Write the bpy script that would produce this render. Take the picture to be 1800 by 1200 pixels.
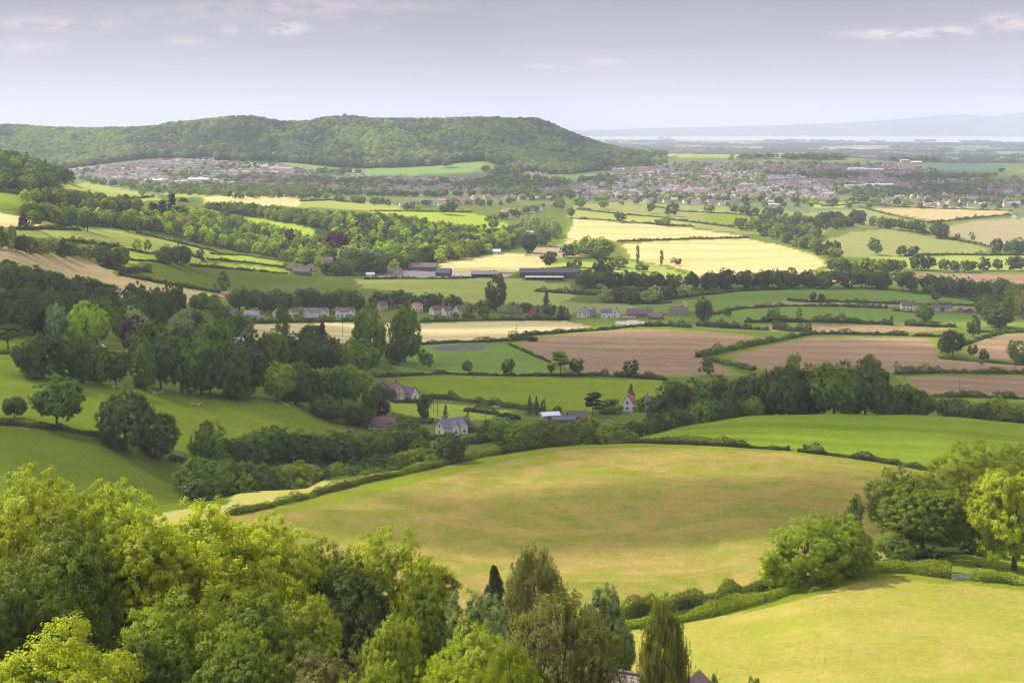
import bpy, math, random
import numpy as np
from math import radians, sin, cos, pi, hypot, atan2

for o in list(bpy.data.objects): bpy.data.objects.remove(o)
SC = bpy.context.scene
COL = SC.collection
random.seed(7)
RNG = np.random.default_rng(7)

# ------------------------------------------------------------------ camera
CH = 200.0                       # camera height
FP, VH = 2500.0, 222.0           # focal length in photo pixels, row of the horizon
cam = bpy.data.cameras.new("camera"); camo = bpy.data.objects.new("camera", cam)
COL.objects.link(camo); SC.camera = camo
camo.location = (0, 0, CH); camo.rotation_euler = (radians(90), 0, 0)
cam.sensor_width = 36.0; cam.lens = 50.0
cam.shift_y = -(600.0 - VH) / 1800.0
cam.clip_start = 0.5; cam.clip_end = 90000.0

# ------------------------------------------------------------------ light
SUN_AZ, SUN_EL = (-0.78, 0.34), radians(47)
_h = hypot(*SUN_AZ)
SDIR = np.array([SUN_AZ[0]/_h*cos(SUN_EL), SUN_AZ[1]/_h*cos(SUN_EL), sin(SUN_EL)])
sl = bpy.data.lights.new("sun", 'SUN'); sl.energy = 5.0; sl.angle = radians(0.5); sl.color = (1.0, 0.95, 0.82)
so = bpy.data.objects.new("sun", sl); COL.objects.link(so)
from mathutils import Vector, Matrix
so.rotation_euler = Vector(SDIR).to_track_quat('Z', 'Y').to_euler()
so.location = (0, 0, 3000)

world = bpy.data.worlds.new("World"); SC.world = world; world.use_nodes = True
def build_world():
    nt = world.node_tree; N = nt.nodes; L = nt.links
    N.clear()
    out = N.new('ShaderNodeOutputWorld'); bg = N.new('ShaderNodeBackground')
    bg.inputs['Strength'].default_value = 0.10
    sky = N.new('ShaderNodeTexSky'); sky.sky_type = 'NISHITA'; sky.sun_disc = False
    sky.sun_elevation = SUN_EL; sky.sun_rotation = atan2(SUN_AZ[0], SUN_AZ[1])
    sky.air_density = 1.0; sky.dust_density = 3.0; sky.altitude = 200
    tc = N.new('ShaderNodeTexCoord'); sp = N.new('ShaderNodeSeparateXYZ')
    L.new(tc.outputs['Generated'], sp.inputs[0])
    # milky sky: pale at the horizon, greyer lavender above
    rmp = N.new('ShaderNodeValToRGB'); cr = rmp.color_ramp
    stops = [(0.0, (.76, .74, .86)), (0.012, (.70, .685, .80)), (0.035, (.53, .515, .62)), (0.06, (.395, .38, .465)), (0.09, (.30, .288, .36)), (0.16, (.46, .46, .54)), (0.30, (.80, .79, .93)), (1.0, (.64, .67, .90))]
    cr.elements[0].position = stops[0][0]; cr.elements[1].position = stops[-1][0]
    for p, c in stops[1:-1]: cr.elements.new(p)
    for e, (p, c) in zip(cr.elements, stops): e.color = (*c, 1)
    L.new(sp.outputs['Z'], rmp.inputs[0])
    sc10 = N.new('ShaderNodeVectorMath'); sc10.operation = 'SCALE'; sc10.inputs['Scale'].default_value = 10.0
    L.new(rmp.outputs[0], sc10.inputs[0])
    mix = N.new('ShaderNodeMix'); mix.data_type = 'RGBA'; mix.inputs[0].default_value = 0.93
    L.new(sky.outputs[0], mix.inputs[6]); L.new(sc10.outputs[0], mix.inputs[7])
    cur = mix.outputs[2]
    # wisps of cloud, each at its own bearing: (u, v, half-width, half-height, strength)
    wisps = [(498, 50, 48, 13, .85), (410, 52, 40, 11, .45), (330, 72, 60, 9, .45), (60, 42, 90, 14, .45), (150, 46, 60, 14, .4), (50, 80, 90, 14, .45),
             (560, 10, 260, 22, .32), (960, 117, 45, 5, .5), (1060, 108, 45, 7, .6), (1560, 60, 90, 9, .9), (1670, 55, 70, 10, .8), (1775, 38, 45, 14, 1.0),
             (1300, 84, 60, 8, .10), (300, 30, 200, 20, .16), (670, 50, 60, 12, .14)]
    # direction -> photo-like angular coordinates x/y, z/y
    dv = N.new('ShaderNodeMath'); dv.operation = 'DIVIDE'; L.new(sp.outputs['X'], dv.inputs[0]); L.new(sp.outputs['Y'], dv.inputs[1])
    dz = N.new('ShaderNodeMath'); dz.operation = 'DIVIDE'; L.new(sp.outputs['Z'], dz.inputs[0]); L.new(sp.outputs['Y'], dz.inputs[1])
    cb = N.new('ShaderNodeCombineXYZ'); L.new(dv.outputs[0], cb.inputs[0]); L.new(dz.outputs[0], cb.inputs[1])
    mp = N.new('ShaderNodeMapping'); mp.inputs['Scale'].default_value = (26, 85, 1); L.new(cb.outputs[0], mp.inputs[0])
    noi = N.new('ShaderNodeTexNoise'); noi.inputs['Scale'].default_value = 1.6; noi.inputs['Detail'].default_value = 7; noi.inputs['Roughness'].default_value = .62
    L.new(mp.outputs[0], noi.inputs['Vector'])
    tot = None
    for (u, v, w, h, s) in wisps:
        m = N.new('ShaderNodeMapping'); m.vector_type = 'TEXTURE'
        m.inputs['Location'].default_value = ((u-900)/FP, (VH-v)/FP, 0); m.inputs['Scale'].default_value = (w*1.5/FP, h*1.6/FP, 1)
        L.new(cb.outputs[0], m.inputs[0])
        ln = N.new('ShaderNodeVectorMath'); ln.operation = 'LENGTH'; L.new(m.outputs[0], ln.inputs[0])
        mr = N.new('ShaderNodeMapRange'); mr.interpolation_type = 'SMOOTHSTEP'
        mr.inputs[1].default_value = 1.0; mr.inputs[2].default_value = 0.0; mr.inputs[3].default_value = 0.0; mr.inputs[4].default_value = s
        L.new(ln.outputs['Value'], mr.inputs[0])
        if tot is None: tot = mr.outputs[0]
        else:
            a = N.new('ShaderNodeMath'); a.operation = 'ADD'; L.new(tot, a.inputs[0]); L.new(mr.outputs[0], a.inputs[1]); tot = a.outputs[0]
    nr = N.new('ShaderNodeMapRange'); nr.interpolation_type = 'SMOOTHSTEP'; nr.inputs[1].default_value = .36; nr.inputs[2].default_value = .60
    L.new(noi.outputs['Fac'], nr.inputs[0])
    mu = N.new('ShaderNodeMath'); mu.operation = 'MULTIPLY'; mu.use_clamp = True; L.new(nr.outputs[0], mu.inputs[0]); L.new(tot, mu.inputs[1])
    # faint broad mottling
    n2 = N.new('ShaderNodeTexNoise'); n2.inputs['Scale'].default_value = .35; n2.inputs['Detail'].default_value = 4; L.new(mp.outputs[0], n2.inputs['Vector'])
    n3 = N.new('ShaderNodeMapRange'); n3.inputs[1].default_value = .35; n3.inputs[2].default_value = .75; n3.inputs[4].default_value = .10; L.new(n2.outputs['Fac'], n3.inputs[0])
    hi = N.new('ShaderNodeMapRange'); hi.inputs[1].default_value = .02; hi.inputs[2].default_value = .06; L.new(sp.outputs['Z'], hi.inputs[0])
    m3 = N.new('ShaderNodeMath'); m3.operation = 'MULTIPLY'; L.new(n3.outputs[0], m3.inputs[0]); L.new(hi.outputs[0], m3.inputs[1])
    ad = N.new('ShaderNodeMath'); ad.operation = 'ADD'; ad.use_clamp = True; L.new(mu.outputs[0], ad.inputs[0]); L.new(m3.outputs[0], ad.inputs[1])
    mx = N.new('ShaderNodeMix'); mx.data_type = 'RGBA'; mx.inputs[7].default_value = (7.6, 6.7, 6.8, 1)
    L.new(ad.outputs[0], mx.inputs[0]); L.new(cur, mx.inputs[6])
    L.new(mx.outputs[2], bg.inputs[0]); L.new(bg.outputs[0], out.inputs[0])
build_world()
SC.view_settings.view_transform = 'Standard'; SC.view_settings.look = 'None'
SC.view_settings.exposure = 0.32; SC.view_settings.gamma = 1.0
SC.render.engine = 'CYCLES'
cy = SC.cycles
cy.use_denoising = True; cy.denoising_prefilter = 'ACCURATE'
cy.max_bounces = 5; cy.diffuse_bounces = 2; cy.transparent_max_bounces = 12; cy.volume_bounces = 1; cy.transmission_bounces = 3; cy.glossy_bounces = 2
cy.sample_clamp_indirect = 4.0; cy.filter_width = 1.05
cy.use_light_tree = False

# ------------------------------------------------------------------ terrain
def col(*e):
    out = []
    for t in e: out.append((t[0], t[2]) if len(t) == 3 else (t[0], (t[1]-VH)*t[0]/FP))
    return out
NEARFOOT = [(0, 0, 3.0), (30, 0, 20.0), (60, 0, 33.0), (110, 0, 52.0), (150, 0, 63.0)]
N_ = None
NEAR = {
 0: col(*NEARFOOT, (190,N_,72), (265,N_,80), (350,872), (380,837), (430,750), (520,640), (600,590), (700,535), (850,470), (950,433), (1100,390), (1300,355), (1450,330), (1750,285), (1850,N_,44), (2200,N_,100), (2700,N_,122)),
 150: col(*NEARFOOT, (190,N_,73), (265,N_,82), (330,894), (352,N_,97.0), (375,N_,99.0), (430,765), (500,690), (530,660), (620,612), (800,545), (950,500), (1050,455), (1200,420), (1350,398), (1600,355), (1800,330), (1900,N_,82), (2200,N_,110), (2700,N_,125)),
 300: col(*NEARFOOT, (190,N_,73), (265,N_,84), (350,885), (372,N_,101), (400,868), (440,808), (500,735), (540,695), (620,640), (750,585), (850,555), (950,525), (1100,490), (1200,465), (1400,425), (1600,392), (1800,362), (2000,345), (2200,N_,111), (2700,N_,128)),
 450: col(*NEARFOOT, (190,N_,74), (265,N_,86), (370,863), (400,N_,108), (450,N_,114), (490,800), (560,700), (620,655), (800,605), (950,575), (1050,553), (1150,530), (1250,505), (1350,480), (1500,455), (1700,425), (1900,395), (2100,370), (2300,350), (2450,N_,121), (2700,N_,130)),
 600: col(*NEARFOOT, (190,N_,74), (265,N_,88), (400,836), (435,N_,116), (500,N_,122), (560,760), (600,715), (650,680), (750,650), (900,605), (1000,580), (1120,556), (1250,520), (1400,490), (1500,465), (1700,430), (1900,400), (2100,380), (2300,363), (2500,350), (2700,343)),
 750: col(*NEARFOOT, (190,N_,74), (265,N_,90), (425,812), (465,N_,119), (560,N_,126), (620,750), (700,705), (780,665), (900,620), (1000,592), (1120,562), (1250,525), (1350,500), (1450,480), (1650,447), (1850,417), (2100,385), (2300,368), (2500,356), (2700,345)),
 900: col(*NEARFOOT, (190,N_,75), (265,N_,91), (450,791), (480,N_,112), (550,N_,124), (620,748), (700,704), (780,662), (880,622), (950,602), (1100,567), (1250,530), (1350,507), (1450,483), (1650,450), (1850,422), (2050,398), (2300,372), (2500,357), (2700,345)),
 1050: col(*NEARFOOT, (190,N_,75), (265,1080), (450,782), (480,N_,108), (550,N_,124), (640,740), (700,708), (780,668), (880,628), (1000,592), (1100,570), (1200,545), (1350,510), (1450,487), (1650,455), (1850,425), (2050,400), (2250,380), (2500,360), (2700,347)),
 1200: col(*NEARFOOT, (190,N_,75), (265,1070), (450,779), (520,750), (560,N_,122), (640,N_,134), (720,688), (800,660), (900,622), (980,600), (1080,574), (1180,550), (1300,524), (1400,500), (1600,468), (1750,445), (1950,418), (2150,397), (2400,375), (2700,350)),
 1350: col(*NEARFOOT, (190,N_,75), (265,1035), (300,968), (450,784), (530,730), (570,N_,119), (640,N_,134), (720,690), (800,655), (900,625), (1000,600), (1080,578), (1180,550), (1280,525), (1400,502), (1600,468), (1800,442), (2000,418), (2200,398), (2450,375), (2700,355)),
 1500: col(*NEARFOOT, (190,N_,74), (265,1008), (300,960), (440,803), (540,727), (580,N_,121), (640,N_,133), (720,693), (800,662), (900,628), (1000,600), (1080,580), (1180,555), (1280,530), (1400,505), (1550,480), (1700,455), (1900,425), (2100,400), (2400,378), (2700,357)),
 1650: col(*NEARFOOT, (190,N_,74), (265,1012), (285,980), (310,955), (420,828), (540,732), (580,N_,121), (640,N_,130), (700,703), (800,665), (900,632), (1000,602), (1080,582), (1180,558), (1280,535), (1400,508), (1550,483), (1700,460), (1900,430), (2100,405), (2400,380), (2700,358)),
 1800: col(*NEARFOOT, (190,N_,74), (265,1022), (290,990), (310,972), (420,850), (540,746), (580,N_,124), (640,N_,131), (720,705), (820,665), (920,633), (1000,608), (1080,586), (1180,560), (1280,538), (1400,510), (1550,485), (1700,462), (1900,435), (2100,410), (2400,383), (2700,360)),
}
NEAR[-700] = [(y, d - (8 if y > 700 else 0)) for y, d in NEAR[0]]
NEAR[2500] = [(y, d + (3 if y > 400 else 0)) for y, d in NEAR[1800]]
def farcol(body, shore, top):
    return col(*body) + [(shore-600, 168.5), (shore, 170), (shore+150, 173), (23300, 173), (23500, 169)] + col((24500, top*.45+239*.55), (27000, top), (33000, N_, 100))
HB = [(5000,N_,22), (6500,N_,150), (9000,N_,167)]; FB = [(5000,N_,150), (9000,N_,167)]
FAR = {
 -700: farcol([(2900,332),(3300,312),(3600,298),(4300,231)]+HB, 18500, 236),
 0: farcol([(2900,324),(3300,305),(3600,296),(3950,260),(4300,230)]+HB, 18500, 236),
 150: farcol([(2900,326),(3300,301),(3500,292),(3950,260),(4300,236)]+HB, 18500, 236),
 300: farcol([(2900,328),(3300,295),(3500,278),(3900,250),(4300,231)]+HB, 18500, 236),
 450: farcol([(2900,329),(3300,299),(3500,285),(3900,252),(4300,225)]+HB, 18500, 236),
 600: farcol([(2900,330),(3300,306),(3500,293),(3900,254),(4300,221)]+HB, 18500, 236),
 750: farcol([(2900,331),(3300,304),(3500,289),(3900,252),(4300,219)]+HB, 18500, 236),
 850: farcol([(2900,332),(3250,306),(3450,286),(3900,250),(4280,217)]+HB, 18500, 235),
 940: farcol([(2900,332),(3300,311),(3500,298),(3900,255),(4250,218)]+HB, 18500, 233),
 1000: farcol([(2900,333),(3300,312),(3500,300),(3900,263),(4150,240)]+[(5000,N_,90)]+FB[1:], 18500, 231),
 1060: farcol([(2900,335),(3300,310),(3600,290),(3900,270),(4100,263)]+FB, 18500, 229),
 1130: farcol([(2900,335),(3300,308),(3600,288),(3900,275),(4100,276)]+FB, 18000, 226),
 1200: farcol([(2900,335),(3300,306),(3600,285),(3900,271),(4100,N_,92)]+FB, 17800, 224),
 1350: farcol([(2900,337),(3300,308),(3600,286),(3900,272),(4100,N_,92)]+FB, 17000, 221),
 1500: farcol([(2900,340),(3300,312),(3600,293),(3850,278),(4100,N_,98)]+FB, 16500, 215),
 1600: farcol([(2900,341),(3300,313),(3600,295),(3850,286),(4100,N_,105)]+FB, 16000, 208),
 1690: farcol([(2900,341),(3300,314),(3600,296),(3850,288),(4100,N_,107)]+FB, 15000, 201),
 1745: farcol([(2900,341),(3300,314),(3600,296),(3850,288),(4100,N_,107)]+FB, 13800, 205),
 1800: farcol([(2900,341),(3300,314),(3600,296),(3850,288),(4100,N_,107)]+FB, 13200, 197),
 1950: farcol([(2900,341),(3300,314),(3600,296),(3850,288),(4100,N_,107)]+FB, 12800, 190),
 2500: farcol([(2900,341),(3300,314),(3600,296),(3850,288),(4100,N_,107)]+FB, 12500, 196),
}
def vnoise(x, y, seed=0):
    xi = np.floor(x).astype(np.int64); yi = np.floor(y).astype(np.int64); fx = x-xi; fy = y-yi
    fx = fx*fx*(3-2*fx); fy = fy*fy*(3-2*fy)
    def hsh(a, b):
        n = (a*374761393 + b*668265263 + seed*362437) & 0xffffffff
        n = ((n ^ (n >> 13)) * 1274126177) & 0xffffffff
        return ((n ^ (n >> 16)) & 0xffff) / 65535.0
    a = hsh(xi, yi); b = hsh(xi+1, yi); c = hsh(xi, yi+1); d = hsh(xi+1, yi+1)
    return (a*(1-fx)+b*fx)*(1-fy) + (c*(1-fx)+d*fx)*fy - .5
# common depth grid
ys = [0.0]; y = 0.0
while y < 33000:
    y += max(1.6, min(150.0, y*y*6.5e-6)) if y > 40 else 4.0
    ys.append(y)
YG = np.array(ys); NYG = len(YG)
UG = np.arange(-700, 2501, 5.0); NUG = len(UG)
def pchip(xs, vs, xq):
    xs = np.array(xs, float); vs = np.array(vs, float)
    h = np.diff(xs); dl = np.diff(vs)/h; m = np.zeros(len(xs))
    m[0] = dl[0]; m[-1] = dl[-1]
    for i in range(1, len(xs)-1):
        if dl[i-1]*dl[i] > 0:
            w1 = 2*h[i]+h[i-1]; w2 = h[i]+2*h[i-1]; m[i] = (w1+w2)/(w1/dl[i-1]+w2/dl[i])
    k = np.clip(np.searchsorted(xs, xq)-1, 0, len(xs)-2); t = (xq-xs[k])/h[k]; t = np.clip(t, 0, 1)
    return vs[k]*(1+2*t)*(1-t)**2 + m[k]*h[k]*t*(1-t)**2 + vs[k+1]*t*t*(3-2*t) + m[k+1]*h[k]*t*t*(t-1)
def make_table():
    def tab(cols):
        ks = sorted(cols); P = np.array([pchip([math.sqrt(max(p[0],0)) for p in cols[k]], [p[1] for p in cols[k]], np.sqrt(YG)) for k in ks])
        T = np.empty((NUG, NYG)); kk = np.array(ks, float)
        for j in range(NYG): T[:, j] = pchip(kk, P[:, j], UG)
        return T
    A = tab(NEAR)
    B = tab({k: [(2500, v[0][1]+2.0)] + v for k, v in FAR.items()})
    w = np.clip((YG-2650)/250, 0, 1); w = w*w*(3-2*w)
    T = A*(1-w)+B*w
    # light smoothing across bearings
    K = 4; ker = np.exp(-np.linspace(-1.8, 1.8, 2*K+1)**2); ker /= ker.sum()
    P = np.pad(T, ((K, K), (0, 0)), mode='edge')
    T = sum(ker[i]*P[i:i+NUG] for i in range(2*K+1))
    U, Y = np.meshgrid(UG, YG, indexing='ij'); X = (U-900)/FP*np.maximum(Y, 150)
    # gentle natural undulation
    T += .9*vnoise(X/38, Y/38, 3)*np.clip(Y/300, 0, 1) + .35*vnoise(X/11, Y/11, 5)*np.clip(Y/200, 0, 1)*(Y < 3000)
    hill = np.clip((1050-U)/120, 0, 1); slope = np.clip((Y-3520)/260, 0, 1)*np.clip((4290-Y)/160, 0, 1)
    T += hill*slope*(-62*np.abs(2*vnoise((X+.35*Y)/330, Y/1500, 9)) + 30 - 26*np.abs(2*vnoise((X-.2*Y)/140, Y/600, 13)))
    T += hill*np.clip((Y-4100)/150, 0, 1)*np.clip((5200-Y)/300, 0, 1)*(5*vnoise(X/420, Y*0, 17)+3*vnoise(X/90, Y*0, 18))
    T += 7*vnoise(X/700, Y/900, 19)*np.clip((Y-5000)/2000, 0, 1)*np.clip((12500-Y)/1500, 0, 1)
    T -= 45*(vnoise(X/1500, Y/1500, 29)+.15)*np.clip((Y-24500)/1500, 0, 1)*np.clip((26800-Y)/1500, 0, 1)
    return T
T = make_table()
def drop(X, Y):
    X = np.asarray(X, float); Y = np.asarray(Y, float)
    U = 900 + FP*X/np.maximum(Y, 150)
    fu = np.clip((U-UG[0])/5.0, 0, NUG-1.001); iu = fu.astype(int); fu = fu-iu
    jy = np.clip(np.searchsorted(YG, Y, side='right')-1, 0, NYG-2); fy = np.clip((Y-YG[jy])/(YG[jy+1]-YG[jy]), 0, 1)
    return (T[iu, jy]*(1-fu)+T[iu+1, jy]*fu)*(1-fy) + (T[iu, jy+1]*(1-fu)+T[iu+1, jy+1]*fu)*fy
def gz(X, Y): return CH - drop(X, Y)
def zat(x, y): return float(gz(np.array([x]), np.array([y]))[0])
def ground_at(u, v, ymin=40):
    """the place on the ground seen along bearing u, row v"""
    fu = min(max((u-UG[0])/5.0, 0), NUG-1.001); iu = int(fu); fu -= iu
    d = T[iu]*(1-fu)+T[iu+1]*fu
    with np.errstate(divide='ignore'): vp = VH + FP*d/np.maximum(YG, .1)
    j = np.where((vp[1:] <= v) & (YG[1:] >= ymin))[0]
    j = int(j[0])+1 if len(j) else NYG-1
    a, b = vp[j-1], vp[j]; t = 0 if a <= v or a == b else min(1, (a-v)/(a-b))
    y = YG[j-1] + t*(YG[j]-YG[j-1])
    return ((u-900)/FP*y, y)
def at_depth(u, y): return ((u-900)/FP*y, y)

# ------------------------------------------------------------------ mesh helpers
def mesh_np(name, V, F, mats=(), mi=None, col=None, smooth=False, nper=4, attrs=None):
    me = bpy.data.meshes.new(name); V = np.asarray(V, np.float32); F = np.asarray(F, np.int32)
    me.vertices.add(len(V)); me.vertices.foreach_set('co', V.ravel())
    me.loops.add(F.size); me.loops.foreach_set('vertex_index', F.ravel())
    me.polygons.add(len(F)); me.polygons.foreach_set('loop_start', np.arange(0, F.size, nper, dtype=np.int32))
    if mi is not None: me.polygons.foreach_set('material_index', np.asarray(mi, np.int32))
    if smooth: me.polygons.foreach_set('use_smooth', np.ones(len(F), bool))
    for m in mats: me.materials.append(m)
    if col is not None:
        a = me.attributes.new('tint', 'FLOAT_COLOR', 'FACE' if len(col) == len(F) else 'POINT')
        c = np.ones((len(col), 4), np.float32); c[:, :3] = col; a.data.foreach_set('color', c.ravel())
    for k, arr in (attrs or {}).items():
        a = me.attributes.new(k, 'FLOAT_COLOR', 'POINT'); a.data.foreach_set('color', np.asarray(arr, np.float32).ravel())
    me.update(calc_edges=True); me.validate()
    return me
def link(name, me, parent=None, loc=None, rz=None, scale=None):
    o = bpy.data.objects.new(name, me); COL.objects.link(o)
    if parent is not None: o.parent = parent
    if loc is not None: o.location = loc
    if rz is not None: o.rotation_euler = (0, 0, rz)
    if scale is not None: o.scale = scale
    return o
def tag(o, label, cat, group=None, kind=None):
    if label: o['label'] = label
    if cat: o['category'] = cat
    if group: o['group'] = group
    if kind: o['kind'] = kind
    return o
class MB:
    """collects plain faces of any size into one mesh"""
    def __init__(s): s.v = []; s.f = []; s.m = []
    def face(s, pts, m=0):
        n = len(s.v); s.v += [tuple(p) for p in pts]; s.f.append(tuple(range(n, n+len(pts)))); s.m.append(m)
    def box(s, x0, x1, y0, y1, z0, z1, m=0):
        n = len(s.v); s.v += [(x, y, z) for z in (z0, z1) for (x, y) in ((x0, y0), (x1, y0), (x1, y1), (x0, y1))]
        for q in ((3, 2, 1, 0), (4, 5, 6, 7), (0, 1, 5, 4), (1, 2, 6, 5), (2, 3, 7, 6), (3, 0, 4, 7)):
            s.f.append(tuple(n+i for i in q)); s.m.append(m)
    def prism(s, pts, axis, a, b, m=0):
        """polygon pts (2-D) extruded along an axis from a to b"""
        def P(p, t): return {'x': (t, p[0], p[1]), 'y': (p[0], t, p[1]), 'z': (p[0], p[1], t)}[axis]
        n = len(s.v); k = len(pts); s.v += [P(p, a) for p in pts] + [P(p, b) for p in pts]
        s.f.append(tuple(n+i for i in range(k))[::-1]); s.f.append(tuple(n+k+i for i in range(k))); s.m += [m, m]
        for i in range(k): j = (i+1) % k; s.f.append((n+i, n+j, n+k+j, n+k+i)); s.m.append(m)
    def tube(s, p, q, r0, r1, n=7, m=0):
        p = Vector(p); q = Vector(q); d = (q-p).normalized(); a = d.orthogonal().normalized(); b = d.cross(a); k = len(s.v)
        for c, r in ((p, r0), (q, r1)): s.v += [tuple(c + (a*cos(2*pi*i/n)+b*sin(2*pi*i/n))*r) for i in range(n)]
        for i in range(n): j = (i+1) % n; s.f.append((k+i, k+j, k+n+j, k+n+i)); s.m.append(m)
        s.f.append(tuple(k+n+i for i in range(n))); s.m.append(m)
    def build(s, name, mats, parent=None, smooth=False):
        me = bpy.data.meshes.new(name); me.from_pydata(s.v, [], s.f)
        for m in (mats if isinstance(mats, (list, tuple)) else [mats]): me.materials.append(m)
        me.polygons.foreach_set('material_index', np.array(s.m, np.int32))
        if smooth: me.polygons.foreach_set('use_smooth', np.ones(len(s.f), bool))
        me.update(); return link(name, me, parent)

# ------------------------------------------------------------------ materials
MATS = {}
def nodes(name):
    m = bpy.data.materials.new(name); m.use_nodes = True; nt = m.node_tree; nt.nodes.clear()
    out = nt.nodes.new('ShaderNodeOutputMaterial'); return m, nt.nodes, nt.links, out
def plain(name, rgb, rough=.8, var=.18, scale=1.5, rgb2=None, metal=0.0, tint=False):
    if name in MATS: return MATS[name]
    m, N, L, out = nodes(name)
    b = N.new('ShaderNodeBsdfPrincipled'); b.inputs['Roughness'].default_value = rough; b.inputs['Metallic'].default_value = metal
    tc = N.new('ShaderNodeTexCoord'); no = N.new('ShaderNodeTexNoise'); no.inputs['Scale'].default_value = scale; no.inputs['Detail'].default_value = 5
    L.new(tc.outputs['Object'], no.inputs['Vector'])
    mx = N.new('ShaderNodeMix'); mx.data_type = 'RGBA'
    c2 = rgb2 or tuple(c*(1-var*1.6) for c in rgb); c1 = rgb if rgb2 else tuple(min(1, c*(1+var)) for c in rgb)
    mx.inputs[6].default_value = (*c1, 1); mx.inputs[7].default_value = (*c2, 1); L.new(no.outputs['Fac'], mx.inputs[0])
    c = mx.outputs[2]
    if tint:
        at = N.new('ShaderNodeAttribute'); at.attribute_name = 'tint'; mm = N.new('ShaderNodeMix'); mm.data_type = 'RGBA'; mm.blend_type = 'MULTIPLY'; mm.inputs[0].default_value = 1
        L.new(c, mm.inputs[6]); L.new(at.outputs['Color'], mm.inputs[7]); c = mm.outputs[2]
    L.new(c, b.inputs['Base Color']); L.new(b.outputs[0], out.inputs[0]); MATS[name] = m; return m
def foliage_mat():
    m, N, L, out = nodes('foliage')
    at = N.new('ShaderNodeAttribute'); at.attribute_name = 'tint'
    oi = N.new('ShaderNodeObjectInfo'); mm = N.new('ShaderNodeMix'); mm.data_type = 'RGBA'; mm.blend_type = 'MULTIPLY'; mm.inputs[0].default_value = 1
    L.new(oi.outputs['Color'], mm.inputs[6]); L.new(at.outputs['Color'], mm.inputs[7])
    d = N.new('ShaderNodeBsdfDiffuse'); t = N.new('ShaderNodeBsdfTranslucent'); g = N.new('ShaderNodeMix'); g.data_type = 'RGBA'; g.blend_type = 'MULTIPLY'; g.inputs[0].default_value = 1
    g.inputs[7].default_value = (1.15, 1.18, .48, 1); L.new(mm.outputs[2], g.inputs[6]); L.new(g.outputs[2], t.inputs[0]); L.new(mm.outputs[2], d.inputs[0])
    x = N.new('ShaderNodeMixShader'); x.inputs[0].default_value = .42; L.new(d.outputs[0], x.inputs[1]); L.new(t.outputs[0], x.inputs[2])
    gl = N.new('ShaderNodeBsdfGlossy'); gl.inputs['Roughness'].default_value = .45; gl.inputs[0].default_value = (1, 1, 1, 1)
    x2 = N.new('ShaderNodeMixShader'); x2.inputs[0].default_value = .012; L.new(x.outputs[0], x2.inputs[1]); L.new(gl.outputs[0], x2.inputs[2])
    L.new(x2.outputs[0], out.inputs[0]); return m
FOL = foliage_mat()
BARK = plain('bark', (.10, .08, .06), .95, .3, 3)
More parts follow.
